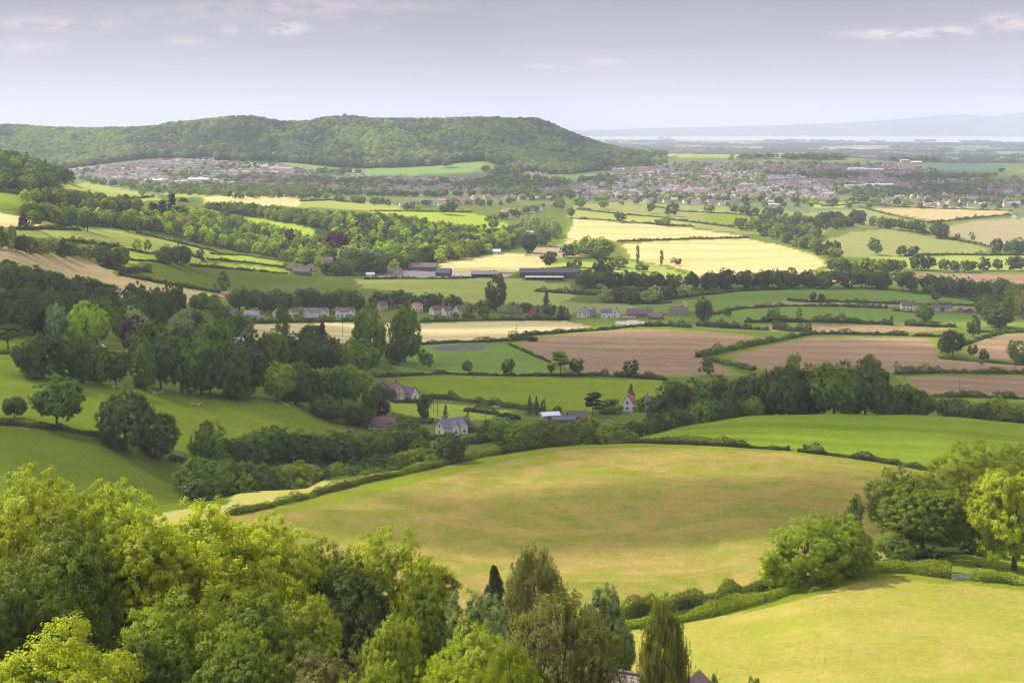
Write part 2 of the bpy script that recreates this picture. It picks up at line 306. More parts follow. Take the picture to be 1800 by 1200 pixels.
def ground_mat():
    m, N, L, out = nodes('ground_cover')
    A = N.new('ShaderNodeAttribute'); A.attribute_name = 'cola'; B = N.new('ShaderNodeAttribute'); B.attribute_name = 'colb'
    P = N.new('ShaderNodeAttribute'); P.attribute_name = 'pat'   # stripe strength, stripe direction (0..1 of pi), log2 of noise size
    ge = N.new('ShaderNodeNewGeometry'); sp = N.new('ShaderNodeSeparateColor'); L.new(P.outputs['Color'], sp.inputs[0])
    flat = N.new('ShaderNodeVectorMath'); flat.operation = 'MULTIPLY'; flat.inputs[1].default_value = (1, 1, 0); L.new(ge.outputs['Position'], flat.inputs[0])
    def noise(scale, det=6, rough=.6, vec=None, dist=0):
        n = N.new('ShaderNodeTexNoise'); n.inputs['Scale'].default_value = scale; n.inputs['Detail'].default_value = det; n.inputs['Roughness'].default_value = rough; n.inputs['Distortion'].default_value = dist
        L.new(vec or flat.outputs[0], n.inputs['Vector']); return n.outputs['Fac']
    def math(op, a, b, clamp=False):
        n = N.new('ShaderNodeMath'); n.operation = op; n.use_clamp = clamp
        for i, x in enumerate((a, b)):
            if isinstance(x, (int, float)): n.inputs[i].default_value = x
            else: L.new(x, n.inputs[i])
        return n.outputs[0]
    def rng_(x, a, b, c=0., d=1., smooth=True):
        n = N.new('ShaderNodeMapRange'); n.interpolation_type = 'SMOOTHSTEP' if smooth else 'LINEAR'
        for i, v_ in enumerate((a, b, c, d)): n.inputs[i+1].default_value = v_
        L.new(x, n.inputs[0]); return n.outputs[0]
    big = rng_(noise(1/34., 8, .70, dist=1.2), .38, .62)
    mid = rng_(noise(1/6.5, 6, .75, dist=.5), .36, .64)
    fine = noise(1/1.3, 5, .7)
    f = math('ADD', math('MULTIPLY', big, .55), math('MULTIPLY', mid, .45))
    mx = N.new('ShaderNodeMix'); mx.data_type = 'RGBA'; L.new(f, mx.inputs[0]); L.new(A.outputs['Color'], mx.inputs[6]); L.new(B.outputs['Color'], mx.inputs[7])
    # crop / tillage lines along the direction stored with the field
    ang = math('MULTIPLY', sp.outputs['Green'], pi)
    s3 = N.new('ShaderNodeSeparateXYZ'); L.new(flat.outputs[0], s3.inputs[0])
    cs = math('COSINE', ang, 0); sn = math('SINE', ang, 0)
    t = math('ADD', math('MULTIPLY', s3.outputs[0], cs), math('MULTIPLY', s3.outputs[1], sn))
    t2 = math('SUBTRACT', math('MULTIPLY', s3.outputs[1], cs), math('MULTIPLY', s3.outputs[0], sn))
    cv = N.new('ShaderNodeCombineXYZ'); L.new(math('MULTIPLY', t, 1/3.2), cv.inputs[0]); L.new(math('MULTIPLY', t2, 1/160.), cv.inputs[1])
    st = noise(1.0, 3, .6, cv.outputs[0])
    cv2 = N.new('ShaderNodeCombineXYZ'); L.new(math('MULTIPLY', t, 1/17.), cv2.inputs[0]); L.new(math('MULTIPLY', t2, 1/500.), cv2.inputs[1])
    st2 = noise(1.0, 2, .5, cv2.outputs[0])
    stripe = math('MULTIPLY', math('ADD', math('SUBTRACT', st, .5), math('MULTIPLY', math('SUBTRACT', st2, .5), 1.2)), sp.outputs['Red'])
    tram = math('PINGPONG', math('DIVIDE', t, 12.0), 1.0)
    tl = math('MULTIPLY', rng_(tram, .0, .09, 1., 0.), math('MULTIPLY', sp.outputs['Red'], -.6))
    gain = math('ADD', math('ADD', math('ADD', .50, math('ADD', math('MULTIPLY', fine, .70), math('MULTIPLY', noise(1/4., 5, .8), .30))), math('MULTIPLY', stripe, 2.4)), tl)
    sc_ = N.new('ShaderNodeVectorMath'); sc_.operation = 'SCALE'; L.new(mx.outputs[2], sc_.inputs[0]); L.new(gain, sc_.inputs['Scale'])
    # far plain: a patchwork of fields
    vo = N.new('ShaderNodeTexVoronoi'); vo.inputs['Scale'].default_value = 1/260.; L.new(flat.outputs[0], vo.inputs['Vector'])
    vs = N.new('ShaderNodeSeparateColor'); L.new(vo.outputs['Color'], vs.inputs[0])
    rp = N.new('ShaderNodeValToRGB'); e = rp.color_ramp; e.interpolation = 'CONSTANT'
    cs_ = [(0, (.08, .11, .05)), (.22, (.14, .19, .07)), (.50, (.20, .25, .09)), (.72, (.09, .12, .05)), (.82, (.46, .42, .25)), (.93, (.18, .23, .09))]
    e.elements[0].position = 0; e.elements[1].position = .93
    for p_, c_ in cs_[1:-1]: e.elements.new(p_)
    for el, (p_, c_) in zip(e.elements, cs_): el.position = p_; el.color = (*c_, 1)
    L.new(vs.outputs[0], rp.inputs[0])
    fm = N.new('ShaderNodeMix'); fm.data_type = 'RGBA'; L.new(sp.outputs['Blue'], fm.inputs[0]); L.new(sc_.outputs[0], fm.inputs[6]); L.new(rp.outputs[0], fm.inputs[7])
    d = N.new('ShaderNodeBsdfDiffuse'); L.new(fm.outputs[2], d.inputs[0])
    bu = N.new('ShaderNodeBump'); bu.inputs['Strength'].default_value = .5; bu.inputs['Distance'].default_value = .5
    L.new(math('ADD', math('MULTIPLY', fine, .5), noise(1/3.5, 4, .7)), bu.inputs['Height']); L.new(bu.outputs[0], d.inputs['Normal'])
    L.new(d.outputs[0], out.inputs[0]); return m
# ------------------------------------------------------------------ fields painted on the ground (outlines as seen, laid on the land)
G = { # colour a, colour b, stripe strength, stripe angle
 'meadow': ((.35, .245, .08), (.17, .205, .020), .10, .45), 'meadow2': ((.375, .305, .075), (.255, .28, .032), .05, .4), 'lush': ((.125, .185, .014), (.16, .215, .018), .22, .5),
 'dark': ((.090, .130, .012), (.115, .150, .016), .12, .45), 'grass': ((.165, .225, .016), (.21, .26, .022), .16, .45), 'strip': ((.36, .30, .10), (.30, .30, .06), .05, .3),
 'fringe': ((.15, .20, .016), (.20, .225, .02), 0, 0), 'tan': ((.50, .38, .17), (.42, .32, .14), .20, .62), 'wheat': ((.61, .475, .21), (.49, .405, .15), .34, .60),
 'wheat2': ((.60, .46, .20), (.54, .43, .17), .20, .55), 'pale': ((.50, .40, .20), (.42, .36, .16), .26, .5), 'brown': ((.31, .21, .12), (.255, .175, .095), .26, .5),
 'bright': ((.27, .35, .03), (.32, .38, .045), .14, .6), 'ygreen': ((.33, .35, .08), (.26, .31, .06), .14, .6), 'olive': ((.27, .27, .085), (.23, .25, .075), .10, .55),
 'emerald': ((.14, .215, .036), (.175, .245, .042), .14, .5), 'blueg': ((.09, .16, .09), (.10, .17, .10), .10, .5), 'farg': ((.20, .28, .08), (.17, .25, .07), .05, .5),
 'sand': ((.55, .47, .36), (.5, .42, .32), 0, 0), 'arena': ((.13, .12, .13), (.15, .13, .13), 0, 0), 'wood': ((.035, .055, .015), (.05, .07, .02), 0, 0),
 'town': ((.17, .20, .09), (.12, .16, .05), 0, 0), 'lane': ((.34, .31, .27), (.30, .27, .24), 0, 0), 'garden': ((.14, .18, .035), (.10, .135, .02), 0, 0), 'olive2': ((.35, .29, .15), (.30, .26, .13), .1, .55)}
FIELDS = [
 ('wood', [(280,385),(360,364),(450,370),(560,385),(700,392),(820,412),(900,405),(960,420),(900,440),(780,462),(700,482),(600,480),(480,452),(400,440),(330,425),(240,404),(100,392),(20,388),(60,350),(130,354),(240,362)]),
 ('wood', [(-100,330),(60,345),(135,325),(120,310),(60,285),(-100,280)]),
 ('meadow', [(380,905),(445,900),(520,885),(600,860),(700,838),(800,818),(880,800),(960,787),(1040,782),(1130,780),(1250,783),(1390,792),(1480,803),(1560,815),(1640,830),(1700,845),(1640,930),(1560,985),(1480,995),(1400,1012),(1330,1035),(1250,1055),(1090,1078),(900,1140),(600,1140),(360,960)]),
 ('strip', [(180,892),(300,884),(400,872),(520,855),(640,835),(720,826),(730,830),(620,850),(520,876),(400,905),(180,950)]),
 ('fringe', [(480,890),(560,873),(620,856),(700,837),(800,814),(880,799),(960,785),(1040,781),(1130,779),(1250,782),(1390,791),(1390,797),(1250,788),(1130,786),(1040,788),(960,797),(880,815),(800,832),(700,856),(600,882),(480,905)]),
 ('fringe', [(1390,791),(1480,802),(1640,829),(1640,834),(1480,808),(1390,797)]),
 ('meadow2', [(1060,1110),(1090,1096),(1200,1085),(1330,1053),(1420,1025),(1500,1010),(1560,1004),(1660,1014),(1800,1030),(2100,1060),(2100,1300),(900,1300),(960,1160)]),
 ('fringe', [(1090,1096),(1200,1084),(1330,1053),(1420,1025),(1500,1008),(1560,1003),(1660,1014),(1800,1030),(1900,1042),(1900,1050),(1700,1026),(1560,1018),(1480,1030),(1380,1060),(1200,1096),(1090,1108)]),
 ('grass', [(1590,1000),(1640,985),(1680,975),(1760,968),(1850,972),(2100,985),(2100,1050),(1800,1024),(1700,1008),(1640,1004)]),
 ('lush', [(1110,777),(1160,762),(1230,745),(1300,733),(1400,727),(1500,726),(1620,730),(1700,734),(1800,745),(2100,780),(2100,900),(1800,855),(1640,826),(1560,812),(1480,800),(1400,790),(1250,780)]),
 ('dark', [(-300,742),(0,748),(90,752),(180,770),(260,800),(330,820),(400,845),(420,858),(400,885),(250,905),(100,905),(-300,900)]),
 ('grass', [(-300,635),(20,652),(100,664),(200,680),(350,692),(520,708),(625,715),(628,738),(600,765),(540,800),(500,815),(400,818),(320,793),(240,772),(180,765),(100,752),(0,747),(-300,740)]),
 ('grass', [(-300,600),(0,583),(30,583),(110,602),(150,612),(300,622),(420,632),(560,640),(560,660),(300,660),(60,655),(-300,640)]),
 ('tan', [(-300,415),(0,432),(80,441),(165,454),(235,463),(225,475),(212,484),(260,494),(330,506),(395,516),(412,523),(360,536),(240,540),(150,515),(60,490),(0,480),(-300,470)]),
 ('tan', [(-300,510),(0,520),(60,529),(125,538),(190,545),(120,548),(40,540),(0,530),(-300,520)]),
 ('dark', [(235,462),(330,466),(400,470),(505,480),(570,487),(560,495),(480,500),(430,513),(395,515),(330,505),(250,492),(215,484),(235,475)]),  # cloud shade put into this field's colour as darker green
 ('bright', [(335,460),(400,463),(500,473),(510,483),(400,471),(335,466)]),
 ('bright', [(365,446),(430,449),(505,462),(485,469),(400,460),(360,455)]),
 ('bright', [(215,432),(300,445),(370,455),(340,462),(230,462),(150,445)]),
 ('ygreen', [(20,405),(120,398),(200,401),(260,411),(330,429),(392,444),(360,451),(300,445),(240,436),(180,425),(90,417),(30,415)]),
 ('wheat2', [(-300,355),(0,373),(60,384),(130,391),(125,397),(80,402),(0,403),(-300,400)]),
 ('grass', [(-300,325),(0,335),(40,343),(60,357),(135,362),(120,374),(0,366),(-300,345)]),
 ('ygreen', [(105,326),(150,320),(200,328),(262,342),(290,352),(240,354),(180,347),(120,338)]),
 ('ygreen', [(290,337),(400,338),(440,342),(420,347),(300,346)]),
 ('wheat2', [(350,346),(440,344),(530,349),(560,354),(525,364),(440,362),(350,362)]),
 ('ygreen', [(528,353),(600,351),(700,361),(715,371),(640,370),(528,364)]),
 ('bright', [(395,375),(470,385),(550,402),(560,422),(520,424),(480,410),(425,392)]),
 ('bright', [(640,368),(700,371),(790,372),(850,379),(890,394),(900,407),(850,409),(780,402),(700,390)]),
 ('wheat', [(1000,383),(1060,387),(1200,399),(1310,414),(1312,419),(1200,420),(1090,425),(1000,435),(940,455),(985,425)]),
 ('wheat', [(1085,428),(1200,421),(1315,419),(1380,431),(1440,449),(1460,462),(1445,485),(1380,490),(1300,492),(1220,490),(1200,476),(1170,468),(1100,455)]),
 ('wheat', [(1440,470),(1500,476),(1550,480),(1570,492),(1500,500),(1430,495)]),
 ('wheat', [(765,460),(830,451),(900,444),(960,449),(975,463),(960,475),(880,480),(770,480)]),
 ('ygreen', [(960,462),(1100,458),(1170,468),(1215,488),(1200,497),(1060,492),(960,480)]),
 ('olive2', [(930,436),(1000,428),(1060,432),(1060,448),(985,455),(920,452)]),
 ('lane', [(640,486),(700,476),(745,473),(800,478),(900,481),(905,488),(830,489),(760,488),(670,490)]),
 ('sand', [(760,480),(815,480),(900,484),(860,488),(780,487)]),
 ('ygreen', [(620,492),(700,489),(870,487),(1000,500),(1010,520),(980,540),(860,535),(760,525),(700,512),(640,507)]),
 ('olive', [(980,531),(1090,534),(1160,540),(1150,550),(1000,550)]),
 ('olive', [(1000,372),(1010,360),(1100,354),(1300,366),(1480,378),(1520,388),(1440,412),(1320,412),(1200,398),(1000,383)]),
 ('ygreen', [(1000,370),(1090,377),(1180,383),(1240,395),(1100,389),(1000,382)]),
 ('grass', [(1230,378),(1290,374),(1380,381),(1440,388),(1400,405),(1320,408),(1240,392)]),
 ('bright', [(1420,357),(1510,356),(1480,365),(1430,366)]),
 ('olive', [(1440,425),(1500,408),(1560,402),(1620,412),(1720,431),(1742,446),(1640,448),(1500,452),(1420,446)]),
 ('olive2', [(1650,400),(1700,388),(1800,382),(2100,380),(2100,440),(1750,440),(1690,418),(1620,404)]),
 ('tan', [(1530,367),(1650,362),(1785,370),(1780,377),(1700,385),(1650,391),(1580,378)]),
 ('olive', [(1420,372),(1530,366),(1590,379),(1640,392),(1580,402),(1500,398),(1440,385)]),
 ('ygreen', [(1530,452),(1700,449),(2100,447),(2100,475),(1800,476),(1600,472),(1540,462)]),
 ('brown', [(1560,478),(1700,480),(2100,484),(2100,500),(1800,500),(1600,496)]),
 ('emerald', [(1110,536),(1200,522),(1300,511),(1380,506),(1560,507),(1700,527),(1740,535),(1700,537),(1560,532),(1380,528),(1290,540),(1200,549),(1120,549)]),
 ('olive', [(1380,529),(1560,533),(1720,537),(1720,548),(1560,540),(1400,537),(1300,541)]),
 ('emerald', [(1240,556),(1320,542),(1400,538),(1560,541),(1650,551),(1800,556),(2100,562),(2100,584),(1700,574),(1560,571),(1380,569),(1240,566)]),
 ('emerald', [(1140,557),(1200,556),(1230,562),(1180,570),(1140,566)]),
 ('sand', [(1080,566),(1110,561),(1138,566),(1128,572),(1090,571)]),
 ('pale', [(360,573),(430,568),(620,566),(740,568),(860,563),(1000,562),(1062,574),(1010,582),(920,590),(892,598),(740,604),(600,604),(430,600),(340,588)]),
 ('emerald', [(1005,562),(1080,560),(1085,572),(1130,573),(1100,579),(1062,575)]),
 ('brown', [(895,605),(940,591),(1060,580),(1140,577),(1240,582),(1350,591),(1300,606),(1235,625),(1280,645),(1315,660),(1200,662),(1040,658),(968,640),(930,620)]),
 ('brown', [(1265,625),(1340,608),(1420,592),(1560,592),(1650,594),(1660,610),(1660,628),(1800,640),(2100,650),(2100,655),(1560,656),(1400,656),(1330,652)]),
 ('brown', [(1690,600),(1760,585),(1900,583),(2100,590),(2100,645),(1800,636),(1700,628)]),
 ('brown', [(1330,570),(1500,571),(1670,575),(1680,581),(1600,585),(1420,584),(1330,580)]),
 ('brown', [(1570,661),(1700,659),(2100,662),(2100,712),(1700,698),(1640,695),(1600,682)]),
 ('grass', [(1680,697),(1800,700),(1900,705),(1900,712),(1700,706)]),
 ('emerald', [(690,655),(700,635),(745,606),(880,604),(900,606),(968,638),(990,659),(800,659)]),
 ('grass', [(680,662),(800,660),(960,662),(1170,668),(1180,700),(1100,722),(1000,722),(940,715),(830,702),(760,692),(690,677)]),
 ('bright', [(690,706),(760,708),(830,714),(900,722),(860,737),(760,737),(690,724)]),
 ('arena', [(757,610),(800,606),(858,607),(866,611),(830,615),(765,616)]),
 ('lane', [(726,768),(750,762),(770,752),(785,747),(788,749),(772,757),(752,768),(730,774)]),
 ('garden', [(640,740),(760,738),(900,742),(1000,748),(900,780),(700,790),(620,780)]),
 ('meadow', [(730,785),(760,778),(770,790),(740,798)]),
 ('farg', [(488,283),(560,288),(602,298),(540,298),(500,291)]), ('farg', [(600,299),(700,293),(780,288),(852,283),(872,293),(800,307),(720,309),(640,306)]),
 ('farg', [(905,314),(1000,314),(1010,322),(920,325)]), ('farg', [(120,298),(180,290),(250,281),(255,286),(180,300),(125,305)]),
 ('blueg', [(1578,291),(1700,286),(1772,290),(1745,304),(1660,311),(1600,301)]), ('farg', [(1758,302),(1900,292),(2100,290),(2100,316),(1750,313)]),
 ('ygreen', [(1140,274),(1230,269),(1400,269),(1500,274),(1400,278),(1230,276)]), ('blueg', [(1215,281),(1260,278),(1275,285),(1230,287)]),
 ('farg', [(1430,272),(1520,274),(1520,281),(1440,280)]),
]
def densify(poly, step=14, closed=True):
    out = []; n = len(poly)
    for i in range(n if closed else n-1):
        a = poly[i]; b = poly[(i+1) % n]; k = max(1, int(hypot(b[0]-a[0], b[1]-a[1])/step))
        out += [(a[0]+(b[0]-a[0])*t/k, a[1]+(b[1]-a[1])*t/k) for t in range(k)]
    if not closed: out.append(poly[-1])
    return out
def inside(px, py, poly):
    r = np.zeros(px.shape, bool); n = len(poly)
    for i in range(n):
        x1, y1 = poly[i]; x2, y2 = poly[(i+1) % n]
        if y1 == y2: continue
        c = ((y1 > py) != (y2 > py)) & (px < (x2-x1)*(py-y1)/(y2-y1)+x1); r ^= c
    return r
def build_ground():
    rows = np.concatenate([np.array([-60.0, -20.0]), YG]); nR = len(rows)
    U = UG; X = (U[:, None]-900)/FP*np.maximum(rows[None, :], 150)*1.0; Y = np.broadcast_to(rows[None, :], X.shape)
    Z = gz(X.ravel(), np.maximum(Y.ravel(), 0)).reshape(X.shape)
    Z[:, 0] += 6
    V = np.stack([X, Y, Z], -1).reshape(-1, 3)
    i = np.arange(NUG-1)[:, None]*nR + np.arange(nR-1)[None, :]
    F = np.stack([i, i+nR, i+nR+1, i+1], -1).reshape(-1, 4)
    n = len(V); xs = V[:, 0]; ysv = V[:, 1]
    ca = np.ones((n, 4), np.float32); cb_ = np.ones((n, 4), np.float32); pt = np.zeros((n, 4), np.float32)
    def setc(mask, key):
        a, b, s, g = G[key]; ca[mask, :3] = a; cb_[mask, :3] = b; pt[mask, 0] = s; pt[mask, 1] = g
    setc(np.ones(n, bool), 'garden')
    setc(ysv < 420, 'wood'); setc((ysv > 2480) & (ysv < 5200), 'town')
    setc((ysv > 3480) & (ysv < 6500) & (900+FP*xs/np.maximum(ysv, 150) < 1150), 'wood')
    for key, poly in FIELDS:
        q = [ground_at(u, v) for u, v in densify(poly)]
        qa = np.array(q); m = np.where((xs >= qa[:, 0].min()) & (xs <= qa[:, 0].max()) & (ysv >= qa[:, 1].min()) & (ysv <= qa[:, 1].max()))[0]
        if len(m) == 0: continue
        jx = xs[m]+3.0*vnoise(xs[m]/6., ysv[m]/6., 77)*np.clip(ysv[m]/400, .5, 3); jy = ysv[m]+4.0*vnoise(xs[m]/7., ysv[m]/7., 78)*np.clip(ysv[m]/400, .5, 3)
        m_in = inside(jx, jy, q); mi_ = m[m_in]; setc(mi_, key)
        if key in ('wheat', 'wheat2', 'tan', 'pale', 'brown', 'olive2') and len(mi_):     # grassy headland round the crop
            X_, Y_ = xs[mi_], ysv[mi_]; dm = np.full(len(mi_), 1e9)
            for k_ in range(len(q)):
                a_, b_ = q[k_], q[(k_+1) % len(q)]; dx, dy = b_[0]-a_[0], b_[1]-a_[1]; t_ = np.clip(((X_-a_[0])*dx+(Y_-a_[1])*dy)/(dx*dx+dy*dy+1e-9), 0, 1)
                dm = np.minimum(dm, np.hypot(X_-a_[0]-dx*t_, Y_-a_[1]-dy*t_))
            setc(mi_[dm < 3.0+Y_/500+5*vnoise(X_/15., Y_/15., 79)], 'fringe')
    pt[:, 2] = np.clip((ysv-4700)/900, 0, 1); pt[ysv > 23600, 2] = .22; ca[ysv > 23600, :3] = (.03, .045, .03); cb_[ysv > 23600, :3] = (.05, .07, .04)
    far = ysv > 23600
    pt[:, 3] = 1
    me = mesh_np('ground', V, F, [ground_mat()], smooth=True, attrs={'cola': ca, 'colb': cb_, 'pat': pt})
    o = link('ground', me); tag(o, 'rolling ground of pasture, crop and ploughed fields down to the plain', 'ground', kind='structure')
build_ground()
def build_water():
    m, N, L, out = nodes('estuary_water'); b = N.new('ShaderNodeBsdfPrincipled'); b.inputs['Base Color'].default_value = (.46, .43, .43, 1); b.inputs['Roughness'].default_value = .35
    L.new(b.outputs[0], out.inputs[0])
    mb = MB(); z = CH-171.0; mb.face([(-9000, 12000, z), (18000, 12000, z), (18000, 23600, z), (-9000, 23600, z)])
    o = mb.build('water', m); tag(o, 'pale wide river estuary crossing the far plain', 'water', kind='structure')
build_water()
# ------------------------------------------------------------------ vegetation
def unit(a): return a/np.maximum(np.linalg.norm(a, axis=-1, keepdims=True), 1e-9)
def leaves(r, C, Nn, size, aspect=.62):
    """one small leaf-spray face per centre"""
    n = len(C); t = unit(np.cross(Nn, r.normal(size=(n, 3)))); b = np.cross(Nn, t)
    s = (size*r.uniform(.65, 1.3, n))[:, None]; w = s*aspect
    V = np.stack([C+t*s, C+b*w+Nn*s*.18, C-t*s, C-b*w+Nn*s*.18], 1).reshape(-1, 3)
    return V, np.arange(4*n).reshape(n, 4)
def rdir(r, n): return unit(r.normal(size=(n, 3)))
def crown(kind, seed, n, size, lobes=20, clumps=16):
    r = np.random.default_rng(seed)
    if kind in ('broad', 'tall', 'flat', 'sparse', 'oak', 'bush'):
        E = {'broad': (.52, .52, .50), 'oak': (.52, .52, .44), 'tall': (.48, .48, .50), 'flat': (.52, .52, .30), 'sparse': (.46, .46, .42), 'bush': (.5, .5, .5)}[kind]
        zc = {'broad': .47, 'oak': .56, 'tall': .48, 'flat': .70, 'sparse': .56, 'bush': .46}[kind]; E = np.array(E); c0 = np.array([0, 0, zc])
        LD = rdir(r, lobes*2); LD = LD[LD[:, 2] > -.9][:lobes]; lobes = len(LD)
        lop = 1+.11*np.sin(2*np.arctan2(LD[:, 1], LD[:, 0])+seed)+.12*np.sin(3*np.arctan2(LD[:, 1], LD[:, 0])+seed*2+2*LD[:, 2]); rad = (r.uniform(.48, .74, lobes)*(1.0 + .09*r.normal(size=lobes)) if n > 30000 or kind in ('sparse', 'flat') else r.uniform(.50, .68, lobes))*lop*(1.1 if kind == 'sparse' else 1); LC = LD*rad[:, None]; LR = r.uniform(.26, .46, lobes)*(.68 if kind == 'sparse' else .8 if kind == 'flat' else 1.0)
        LC = np.vstack([LC, r.normal(size=(3, 3))*.18]); LR = np.append(LR, [.42, .4, .38]); LD = unit(LC)
        K = len(LC); li = r.integers(0, K, K*clumps); cd = rdir(r, K*clumps); s = np.sum(cd*LD[li], 1); cd[s < -.25] *= -1
        CC = LC[li] + cd*LR[li][:, None]*r.uniform(.75, 1.1, len(li))[:, None]; CR = r.uniform(.05, .088, len(li)) if n > 30000 else r.uniform(.07, .12, len(li))*(1 if n > 5000 else 1.35)
        ci = r.integers(0, len(CC), n); off = rdir(r, n)*(r.uniform(.1, 1, n)**.5)[:, None]
        P = CC[ci] + off*CR[ci][:, None]
        Nn = unit(.55*cd[ci] + .75*off + .35*unit(CC[ci]) + np.array([0, 0, .42]) + (.42 if n > 30000 else .28)*r.normal(size=(n, 3)))
        cv = r.uniform(.80, 1.22, len(CC)); lv = r.uniform(.88, 1.12, K); var = cv[ci]*lv[li[ci]]
        P = P*E+c0
        keep = P[:, 2] > .05
    elif kind in ('conifer', 'spruce'):
        t = r.uniform(0, 1, n)**1.25; tiers = 17; t = (np.floor(t*tiers)+r.uniform(.1, .9, n)**2)/tiers
        nb = 11; ph = np.floor(r.uniform(0, nb, n))*2*pi/nb + np.floor(t*tiers)*1.7 + r.normal(size=n)*.13
        R = .5*(1-t)**.9*(.8+.35*np.sin(np.floor(t*tiers)*5.1+ph*1.0))+.015; q = r.uniform(.1, 1, n)**.6
        P = np.stack([np.cos(ph)*R*q, np.sin(ph)*R*q, .06+.94*t - .10*q*R/.5 - .02*r.uniform(0, 1, n)], 1)
        Nn = unit(np.stack([np.cos(ph)*.6, np.sin(ph)*.6, np.full(n, .9)], 1) + .4*r.normal(size=(n, 3))); var = r.uniform(.8, 1.2, n); keep = P[:, 2] > .04
    elif kind == 'poplar':
        m = 60; tz = r.uniform(.08, .97, m); R = .5*np.sin(pi*np.clip(tz, .03, .99)**1.15)**.6*.62; ph = r.uniform(0, 2*pi, m)
        CC = np.stack([np.cos(ph)*R, np.sin(ph)*R, tz], 1); ci = r.integers(0, m, n); off = rdir(r, n)*(r.uniform(.1, 1, n)**.5)[:, None]
        P = CC[ci]+off*np.array([.20, .20, .085]); Nn = unit(off+.3*r.normal(size=(n, 3))+np.array([0, 0, .2])); var = r.uniform(.8, 1.2, m)[ci]; keep = P[:, 2] > .03
    elif kind == 'birch':
        m = 420; d = rdir(r, m); d[:, 2] = np.abs(d[:, 2])*1.3-.42; q = r.uniform(.35, 1, m)**.5
        zz = .52+d[:, 2]*.46*q; Rm = .5*np.clip(1.02-((zz-.42)/.60)**2, .08, 1)*np.where(zz > .8, .75, 1)
        hd = unit(d*np.array([1, 1, 0])+1e-6); CC = hd*Rm[:, None]*q[:, None]*r.uniform(.75, 1.05, m)[:, None]; CC[:, 2] = zz
        ci = r.integers(0, m, n); k = 9; si = (ci*k + r.integers(0, k, n)); so_ = r.normal(size=(m*k, 3))*np.array([.036, .036, .024])
        dn = r.uniform(0, 1, n)**1.1; ln = r.uniform(.025, .075, m*k)[si]
        P = CC[ci]+so_[si]+np.stack([r.normal(size=n)*.009, r.normal(size=n)*.009, -dn*ln+.02], 1)
        Nn = unit(hd[ci]*.6+np.array([0, 0, .75])+.55*r.normal(size=(n, 3))); var = r.uniform(.78, 1.22, m)[ci]; keep = P[:, 2] > .05
    elif kind == 'pine':
        m = 15; tz = np.linspace(.42, .97, m)+r.normal(size=m)*.02; ph = np.arange(m)*2.4+r.normal(size=m)*.4; R = .5*np.clip((1.05-tz)/.5, .12, 1)**.6*r.uniform(.35, .8, m)
        CC = np.stack([np.cos(ph)*R, np.sin(ph)*R, tz], 1); ci = r.integers(0, m, n); off = rdir(r, n)*(r.uniform(.05, 1, n)**.5)[:, None]
        P = CC[ci]+off*np.array([.21, .21, .048])*r.uniform(.7, 1.2, m)[ci][:, None]; Nn = unit(off*np.array([.5, .5, 1.2])+np.array([0, 0, .6])+.35*r.normal(size=(n, 3))); var = r.uniform(.8, 1.2, m)[ci]; keep = P[:, 2] > 0
    P, Nn, var = P[keep], Nn[keep], var[keep]
    P = P.copy(); P[:, 2] /= np.percentile(P[:, 2], 99.8); P[:, :2] *= (.5 if kind != 'poplar' else .46)/np.percentile(np.hypot(P[:, 0], P[:, 1]), 98)
    V, F = leaves(r, P, Nn, size, .62 if kind not in ('birch',) else .5)
    v3 = var*r.uniform(.86, 1.14, len(P)); tint = np.stack([v3*r.uniform(.93, 1.10, len(P)), v3, v3*.95], 1)
    return V, F, tint
def trunk_mesh(kind, seed, thick=.026):
    r = random.Random(seed); mb = MB()
    hgt = {'birch': .72, 'conifer': .93, 'spruce': .93, 'pine': .92, 'poplar': .9}.get(kind, .55); p = Vector((0, 0, -.03)); k = 6; prev = thick*1.5
    for i in range(k):
        q = Vector((r.uniform(-.012, .012), r.uniform(-.012, .012), (i+1)/k*hgt)); rad = thick*(1-.75*(i+1)/k); mb.tube(p, q, prev, rad, 8); p, prev = q, rad
    if kind not in ('conifer', 'spruce', 'poplar'):
        for i in range(7):
            a = r.uniform(0, 2*pi); z0 = r.uniform(.22, .50)*hgt/.55 if kind != 'birch' else r.uniform(.3, .55); z0 = min(z0, hgt*.95); e = r.uniform(.16, .36); dz = r.uniform(.12, .30) if kind != 'pine' else r.uniform(.0, .08)
            s = Vector((0, 0, z0)); m_ = Vector((cos(a)*e*.5, sin(a)*e*.5, z0+dz*.65)); t = Vector((cos(a)*e, sin(a)*e, min(.93, z0+dz)))
            mb.tube(s, m_, thick*.5, thick*.32, 6); mb.tube(m_, t, thick*.32, thick*.1, 5)
    return mb
LOD = {0: (88000, .0090, 46, 32), 1: (20000, .0185, 30, 18), 2: (2800, .046, 16, 9)}
PROTO = {}
def proto(kind, lod, var=0):
    k = (kind, lod, var)
    if k not in PROTO:
        n, s, lo, cl = LOD[lod]; sd = 100+var*17+len(kind)*5
        if kind == 'birch': s *= .85
        if kind in ('conifer', 'spruce', 'poplar') : n = int(n*.6); s *= .8
        if kind == 'sparse': n = int(n*.55)
        if kind == 'bush' : n = int(n*.7)
        V, F, tint = crown(kind, sd, n, s, lo, cl)
        me = mesh_np('crown', V, F, [FOL], col=tint)
        tb = trunk_mesh(kind, sd); 
        tm = bpy.data.meshes.new('trunk'); tm.from_pydata(tb.v, [], tb.f); tm.materials.append(BARK)
        PROTO[k] = (me, tm, (V, F, tint), tb)
    return PROTO[k]
